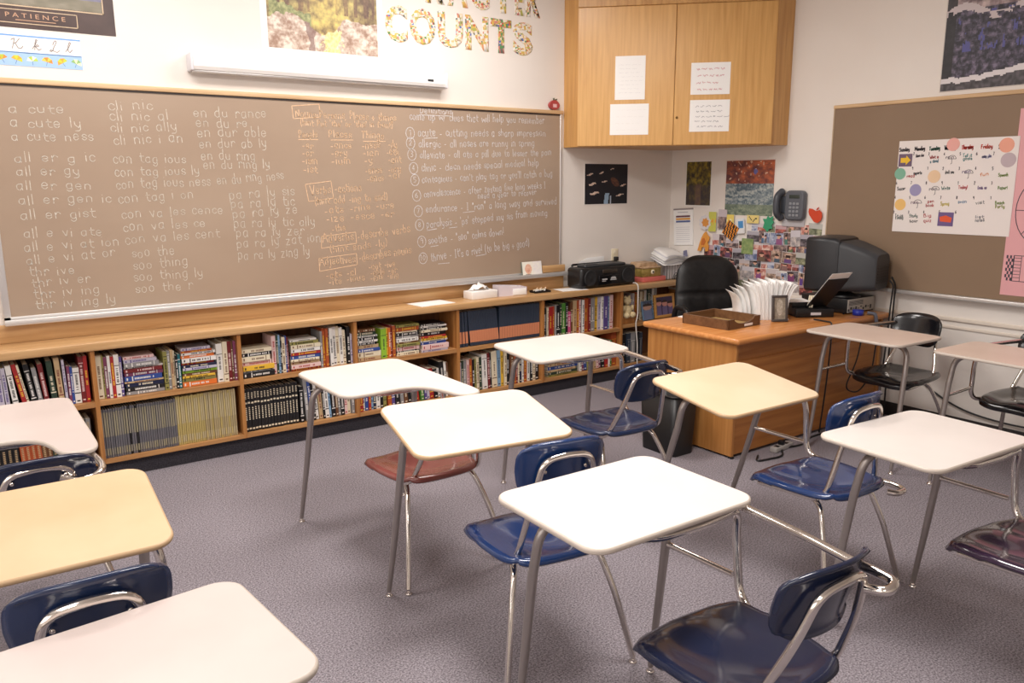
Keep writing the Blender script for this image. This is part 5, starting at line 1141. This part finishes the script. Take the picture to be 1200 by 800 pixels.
frame('picture_frame', (4.385, 3.150, ZD+.003), R_(-33), -8, .105, .172, .016, M_FRM, bw, 'small dark frame with an old black-and-white photo leaning on the white file sorter')
# black desk box with a slanted copy stand
bb = thing('document_stand', (4.775, 3.205, ZD), R_(-33), 'black document stand with slanted board and paper, right of the white file sorter', 'document stand')
m = MB(); m.bbox(-.13, .13, -.10, .08, 0, .058, .006); m.bbox(-.13, -.02, -.02, .10, .054, .095, .006); m.obj('base', M_BLACK, bb)
T = Matrix.Translation((.035, -.005, .055)) @ Matrix.Rotation(R_(-66), 4, 'Z') @ Matrix.Rotation(R_(40), 4, 'Y')
MB().bbox(-.004, .004, -.085, .105, 0, .275, .002, 1, M=T).obj('slanted_board', mat('board_black', (30, 28, 28), .5), bb)
MB().box(-.0065, -.0045, -.085, .10, .03, .325, M=T).obj('paper', M_PAPER, bb)
MB().box(-.03, .04, -.1015, -.0995, .016, .034).obj('name_label', M_PAPERG, bb)
m = MB(); [m.tube([(-.03+.012*k, -.04-.006*k, .06), (.0+.012*k, .0-.004*k, .135)], .006, 6) for k in range(3)]; m.obj('card_bundle', M_CREAM, bb)
for k in range(2): MB().box(-.16+.01*k, -.01, -.04, .12, .096+.004*k, .099+.004*k).obj('paper', M_PAPER, bb)
# computer
pcx = thing('desktop_computer', (5.165, 3.225, ZD), 0, 'flat desktop computer lying under the black monitor on the teacher desk', 'computer')
m = MB(); m.bbox(-.165, .165, -.16, .20, .006, .105, .004); m.obj('case', M_BLACK, pcx)
MB().box(-.160, .160, -.164, -.1602, .010, .101).obj('rear_panel', mat('pc_beige_grey', (186, 180, 170), .4), pcx)
m = MB(); [m.box(-.16+.03*k, -.145+.03*k, -.167, -.164, .02+.01*(k % 3), .035+.012*(k % 2)) for k in range(10)]; [m.box(-.15, .02, -.166, -.164, .06+.008*k, .063+.008*k) for k in range(4)]; m.obj('ports', M_DKGREY, pcx)
m = MB(); [m.box(-.18, -.17, -.15, -.14, 0, .007), m.box(.17, .18, -.15, -.14, 0, .007), m.box(-.18, -.17, .18, .19, 0, .007), m.box(.17, .18, .18, .19, 0, .007)]; m.obj('foot', M_BLACK, pcx)
mon = thing('crt_monitor', (5.103, 3.185, ZD+.107), R_(11), 'black tube monitor seen from behind on the teacher desk corner', 'monitor')
mon.scale = (.93, .93, .97)   # screen faces +y
m = MB(); m.lathe([(.12, 0), (.125, .01), (.06, .03), (.05, .045)], 24, M=Matrix.Translation((0, -.02, 0))); m.obj('stand', M_BLACK, mon)
def rings(mb, R):
    n = len(R[0]); vs = [p for r in R for p in r]; fs = []
    for k in range(len(R)-1):
        for i in range(n): fs.append((k*n+i, k*n+(i+1) % n, (k+1)*n+(i+1) % n, (k+1)*n+i))
    mb.add(vs, fs, 0, True); mb.add(R[0], [tuple(range(n))[::-1]]); mb.add(R[-1], [tuple(range(n))]); return mb
def ring(y, hw, z0, z1, r): return [(a, y, b) for a, b in rrect(-hw, hw, z0, z1, r, 5)]
m = rings(MB(), [ring(.205, .195, .05, .415, .02), ring(.195, .205, .042, .425, .025), ring(.10, .207, .042, .428, .03), ring(.0, .200, .042, .424, .03), ring(-.035, .190, .048, .414, .035)]); fix_normals(m.obj('bezel', mat('monitor_black', (38, 39, 43), .4), mon))
m = rings(MB(), [ring(-.02, .186, .050, .405, .04), ring(-.09, .178, .052, .392, .045), ring(-.19, .158, .058, .360, .05), ring(-.275, .140, .066, .325, .05), ring(-.29, .130, .074, .315, .05)]); fix_normals(m.obj('rear_case', mat('monitor_charcoal', (58, 60, 64), .5), mon))
MB().bbox(-.165, .165, .200, .208, .095, .385, .002).obj('screen', mat('crt_glass', (16, 18, 20), .08), mon)
m = MB(); [m.box(-.10, .10, -.293, -.288, .12+.02*k, .128+.02*k) for k in range(6)]; m.obj('vent', M_BLACK, mon)
# cables behind the desk
def cable(name, pts, r, material, label, rad=.08):
    m = MB(); m.tube(fillet(pts, rad), r, 8); return tag(m.obj(name, material), label, 'cable')
cable('monitor_cable', [(5.225, 2.905, .98), (5.235, 2.88, .95), (5.245, 2.895, .78), (5.24, 2.895, .60), (5.20, 2.90, .10), (5.1, 2.91, .008)], .006, M_BLACK, 'black cable hanging from the tube monitor over the desk edge')
cable('monitor_cable', [(5.265, 2.915, 1.0), (5.28, 2.89, .95), (5.285, 2.895, .74), (5.28, 2.895, .45), (5.27, 2.89, .02)], .006, M_BLACK, 'black cable hanging nearest the wall behind the tube monitor')
cable('desk_cable', [(4.62, 3.06, ZD+.007), (4.61, 2.93, ZD+.007), (4.605, 2.918, .735), (4.60, 2.912, .60), (4.605, 2.93, .3), (4.60, 2.95, .008)], .005, M_BLACK, 'thin black cable hanging down the front of the teacher desk')
cable('desk_cable', [(4.98, 2.915, .70), (4.93, 2.92, .45), (4.80, 2.92, .28), (4.98, 2.92, .22), (5.12, 2.918, .34), (5.16, 2.915, .70)], .005, M_BLACK, 'black cable looping in front of the teacher desk behind the pinkish desk')
cable('floor_cable', [(3.90, 2.90, .007), (3.80, 2.84, .007), (4.02, 2.80, .007), (4.12, 2.90, .007), (4.30, 2.86, .007), (4.45, 2.93, .007), (4.75, 2.92, .007)], .006, M_BLACK, 'black cable coiled on the carpet along the teacher desk', .12)
cable('wall_cable', [(XW-.02, 2.75, .33), (XW-.02, 2.45, .16), (XW-.02, 2.10, .125), (XW-.02, 1.75, .16), (XW-.02, 1.4, .12)], .006, M_BLACK, 'black cable sagging along the base of the right wall', .2)
pst = thing('power_strip', (4.13, 2.90, 0), R_(6), 'grey power strip on the carpet in front of the teacher desk', 'power strip')
MB().bbox(-.10, .10, -.024, .024, .001, .032, .005).obj('strip_body', mat('strip_grey', (176, 172, 168), .5), pst)
for k in range(3): MB().bbox(-.07+.05*k, -.04+.05*k, -.016, .016, .031, .034 if k != 1 else .06, .003).obj('socket', M_BLACK, pst)
bt = thing('tape_roll', (5.04, 3.005, ZD), R_(20), 'roll of blue tape on the teacher desk in front of the flat computer', 'tape')
MB().lathe([(.026, 0), (.036, .001), (.036, .036), (.026, .037)], 24).obj('tape', mat('tape_blue', (40, 56, 170), .3), bt)
sg = MB(); sg.tube(fillet([(5.10, 2.97, ZD+.014), (5.113, 2.92, ZD+.013), (5.118, 2.912, .70), (5.12, 2.912, .62)], .02), .012, 8)
tag(sg.obj('grey_strap', mat('strap_grey', (96, 98, 110), .5)), 'grey strap hanging over the desk edge beside the blue tape roll', 'strap')
# executive chair
ec = thing('office_chair', (4.83, 4.04, 0), 0.0, 'black leather high-back office chair behind the teacher desk', 'office chair')
ec.rotation_euler = (0, 0, R_(-28))   # local -y is the front
def cushion(mb, x0, x1, y0, y1, z0, z1, b, M=None): mb.bbox(x0, x1, y0, y1, z0, z1, b, 4, 0, M)
m = MB(); cushion(m, -.26, .26, -.27, .22, .44, .56, .05); m.obj('seat', M_LEATHER, ec)
T = Matrix.Translation((0, .22, .455)) @ Matrix.Rotation(R_(-9), 4, 'X')
nx_, nz2 = 22, 26; vs = []; fs = []
for j in range(nz2+1):
    for i in range(nx_+1):
        s = 2*i/nx_-1; t = j/nz2
        hw = .285-.035*t-.03*max(0, (t-.8)/.2)**2
        zz = .04+.58*t-.085*(abs(s)**3.2)*max(0, (t-.45)/.55)**1.2
        x = s*hw
        pad = .065*(1-abs(s)**4)*(1-abs(2*t-1)**6)
        y = -pad+.05*s*s*-1*.9
        y += .016*math.exp(-((t-.46)/.022)**2)*(1-abs(s)**6)           # seam between head pad and lumbar pad
        if t < .44: y += .007*max(0, cos(s*pi*4.5))**10*(1-s**4)
        vs.append((x, y, zz))
for j in range(nz2):
    for i in range(nx_): a = j*(nx_+1)+i; fs.append((a, a+1, a+nx_+2, a+nx_+1))
m = MB(); m2 = solid(vs, fs, .055); m.add([tuple(T @ Vector(p)) for p in m2.v], m2.f, 0, True); m.obj('backrest', M_LEATHER, ec)
for s in (-1, 1):
    m = MB(); m.tube(fillet([(s*.27, .12, .48), (s*.32, .12, .50), (s*.32, .05, .70), (s*.30, -.16, .70), (s*.30, -.20, .50), (s*.25, -.16, .47)], .06), .02, 10); m.obj('armrest', M_BLACK, ec)
m = MB(); m.lathe([(.03, .10), (.03, .44), (.10, .445)], 16); m.lathe([(.045, .07), (.045, .16)], 16); m.obj('gas_column', M_BLACK, ec)
for k in range(5):
    a = 2*pi*k/5+.3; m = MB(); m.tube([(.03*cos(a), .03*sin(a), .115), (.29*cos(a), .29*sin(a), .075)], [.026, .016], 8); l = m.obj('base_arm', M_BLACK, ec)
    MB().ball((.29*cos(a), .29*sin(a), .0305), .03, 0, 12, 8).obj('caster', M_BLACK, l)
# wastebasket
wb = thing('wastebasket', (3.555, 3.325, 0), 0, 'black plastic wastebasket standing beside the teacher desk', 'wastebasket')
m = MB(); R0 = [(a, b) for a, b in rrect(-.095, .095, -.14, .14, .04, 5)]; n = len(R0)
vs = [(a, b, .002) for a, b in R0]+[(a*1.17, b*1.13, .38) for a, b in R0]+[(a*1.14, b*1.10, .38) for a, b in R0]+[(a*.97, b*.97, .008) for a, b in R0]
fs = [(k*n+i, k*n+(i+1) % n, (k+1)*n+(i+1) % n, (k+1)*n+i) for k in range(3) for i in range(n)]
m.add(vs, fs, 0, True); m.add(vs[:n], [tuple(range(n))[::-1]]); m.add(vs[3*n:], [tuple(range(n))]); m.obj('bin', M_BLACK, wb)
m = MB(); m.tube([(a*1.18, b*1.14, .38) for a, b in R0], .006, 6, True); m.obj('rim', M_BLACK, wb)

# ------------------------------------------------------------------ photo collage on the right wall
PAL = [((70, 60, 66), (200, 170, 160)), ((150, 146, 150), (226, 214, 208)), ((92, 98, 80), (176, 178, 146)), ((60, 40, 44), (206, 120, 110)), ((96, 110, 150), (210, 214, 226)), ((110, 90, 80), (220, 190, 170)), ((40, 38, 44), (150, 140, 146)), ((180, 90, 80), (240, 214, 200))]
PALN = ['dark rosy', 'pale grey', 'green', 'red-brown', 'bluish', 'tan', 'dark grey', 'red and white']
def snapshot(seed, pal):
    a, b = pal; r = random.Random(seed); k = r.choice((0, 0, 0, 1, 1, 2)); heads = [(r.uniform(.25, .75), r.uniform(.5, .7)) for _ in range(k)]
    def fn(u, v):
        c = mixc(a, b, .5+1.6*fbm(u*3.2+seed, v*3.2, seed))
        if k == 0 and v > .6: c = mixc((206, 206, 220), b, .4)
        for (hx, hy) in heads:
            if ((u-hx)/.14)**2+((v-hy)/.17)**2 < 1: c = (226, 176, 152)
            elif v < hy-.12 and abs(u-hx) < .22: c = mixc(a, ((seed*53) % 150+60, (seed*97) % 130+60, (seed*31) % 140+70), .6)
            if ((u-hx)/.16)**2+((v-hy-.10)/.14)**2 < 1 and v > hy+.03: c = (58, 42, 38)
        return c
    return fn
def pin(name, y, z, wd, ht, fn, label, cat='photo', rot=0, off=.0, border=0, group='photos pinned to the right wall', n=12):
    t = hang(thing(name, (0, 0, 0), 0, label, cat, group), 'R', y, z, off); t.rotation_euler = (0, R_(rot), -pi/2)
    MB().box(-wd/2, wd/2, -.0012, 0, -ht/2, ht/2).obj('print_paper', M_PAPER, t)
    paint('picture', -wd/2+border, wd/2-border, -ht/2+border, ht/2-border, n, max(4, int(n*ht/wd)), fn, -.0024, t); return t
rp = random.Random(12)
ROWS = [(1.275, 4.18, 3.60), (1.205, 4.22, 3.57), (1.135, 4.58, 3.56), (1.06, 4.66, 3.55), (.985, 4.60, 3.55), (.91, 4.64, 3.55), (.835, 4.42, 3.55)]
RN = ['top', 'second', 'third', 'fourth', 'fifth', 'sixth', 'bottom']; q = 0
for ri, (z, ya, yb) in enumerate(ROWS):
    y = ya; i = 0
    while y > yb:
        wd, ht = rp.choice(((.135, .09), (.085, .125), (.12, .085), (.07, .10), (.12, .09), (.06, .085))); y -= wd/2
        p = rp.randrange(8); q += 1
        pin('photo', y, z+rp.uniform(-.012, .012), wd, ht, snapshot(q, PAL[p]), '%s snapshot, %s from the left in the %s row of the photo collage' % (PALN[p], ORD[i], RN[ri]), 'photo', rp.uniform(-4, 4), (.0026*(i % 3)+.0078*(ri % 2)), rp.choice((0, .003)))
        y -= wd/2-rp.uniform(.0, .022); i += 1
solidc = lambda c, s=0: (lambda u, v: mixc(c, tuple(x*.86 for x in c), fbm(u*5+s, v*5, s)+.4))
def card_fn(bg, fg, s):
    return lambda u, v: fg if abs(sin(u*7+s))*.5+.2 > abs(v-.5)*2.2+.35 and nz(u*6, v*6, s) > -.1 else bg
pin('greeting_card', 4.575, 1.31, .082, .165, card_fn((206, 206, 96), (232, 160, 60), 1), 'yellow-green card left of the striped orange square', 'card', 0, .0185, group='cards in the photo collage')
pin('photo', 4.47, 1.335, .09, .16, snapshot(77, PAL[0]), 'dark photo strip of a person under the colourful poster', 'photo', 2, .0175)
pin('greeting_card', 4.40, 1.325, .10, .10, card_fn((238, 214, 110), (246, 236, 190), 3), 'plain yellow card behind the striped orange square', 'card', 0, .0165, group='cards in the photo collage')
pin('striped_square', 4.375, 1.245, .13, .13, lambda u, v: (40, 30, 32) if int((u+v*.3)*9) % 2 else (230, 146, 50), 'orange and black striped square tilted among the pinned photos', 'card', 32, .0225, group='cards in the photo collage')
pin('greeting_card', 4.16, 1.345, .118, .065, lambda u, v: (60, 60, 54) if abs(v-.5-.2*sin(u*9)) < .07 and .15 < u < .85 else (238, 218, 140), 'yellow card with a dark scribble left of the green leaf', 'card', 0, .0170, group='cards in the photo collage')
pin('greeting_card', 4.275, 1.285, .075, .12, lambda u, v: (240, 240, 240) if v < .3 else (80, 150, 210) if abs(v-.6) < .22 and abs(u-.5) < .36 else (230, 236, 240), 'white card with a blue picture right of the striped square', 'card', -6, .0195, group='cards in the photo collage')
pin('greeting_card', 4.20, 1.125, .115, .125, lambda u, v: mixc((110, 140, 84), (176, 190, 130), fbm(u*4, v*5, 2)+.5), 'green landscape card in the middle of the photo collage', 'card', 1, .0185, group='cards in the photo collage')
def cut(name, wall, y, z, pts, c, label, cat, th=.004, off=.020, extra=None):
    t = hang(thing(name, (0, 0, 0), 0, label, cat), wall, y, z, off); m = MB(); m.prism(pts, -th, 0, 'XZ'); fix_normals(m.obj('cutout', mat('cut_%d_%d_%d' % c, c, .6), t))
    if extra:
        for nm, pp, cc in extra: m = MB(); m.prism(pp, -th-.003, -th, 'XZ'); fix_normals(m.obj(nm, mat('cut_%d_%d_%d' % cc, cc, .6), t))
    return t
cut('paper_leaf', 'R', 4.01, 1.322, [(-.045, -.04), (-.02, -.055), (.0, -.075), (.012, -.05), (.045, -.045), (.035, -.02), (.055, .01), (.04, .02), (.048, .055), (.015, .04), (-.005, .055), (-.015, .03), (-.05, .03), (-.035, .0)], (60, 160, 116), 'green paper leaf below the colourful poster', 'leaf')
cut('paper_pepper', 'R', 3.59, 1.385, [(-.062, .035), (-.058, .058), (-.03, .055), (.0, .040), (.03, .048), (.05, .03), (.055, .0), (.045, -.03), (.02, -.048), (-.01, -.04), (-.035, -.012), (-.055, .012)], (214, 74, 40), 'red paper pepper cut-out right of the wall telephone', 'cut-out', extra=[('stalk', [(.004, .044), (.012, .062), (.028, .070), (.022, .05)], (190, 60, 36))])
cut('paper_animal', 'R', 4.655, 1.14, [(-.07, -.085), (-.05, -.02), (-.03, .03), (-.005, .07), (.02, .085), (.035, .06), (.06, .04), (.055, .01), (.04, -.005), (.055, -.04), (.05, -.08), (.02, -.085), (.01, -.05), (-.02, -.05), (-.03, -.085)], (232, 160, 70), 'orange cut-out animal at the left of the photo collage', 'cut-out', extra=[('patch', [(-.03, -.03), (.0, -.035), (.02, .0), (.0, .03), (-.02, .02)], (206, 116, 50))])
cut('rosette', 'R', 4.655, 1.30, [((.058+.010*(k % 2))*cos(2*pi*k/20), (.058+.010*(k % 2))*sin(2*pi*k/20)) for k in range(20)], (226, 222, 224), 'white rosette with orange centre left of the yellow-green card', 'rosette', extra=[('centre', [(.008+(.030+.012*(k % 2))*cos(2*pi*k/14), (.030+.012*(k % 2))*sin(2*pi*k/14)) for k in range(14)], (222, 150, 70)), ])
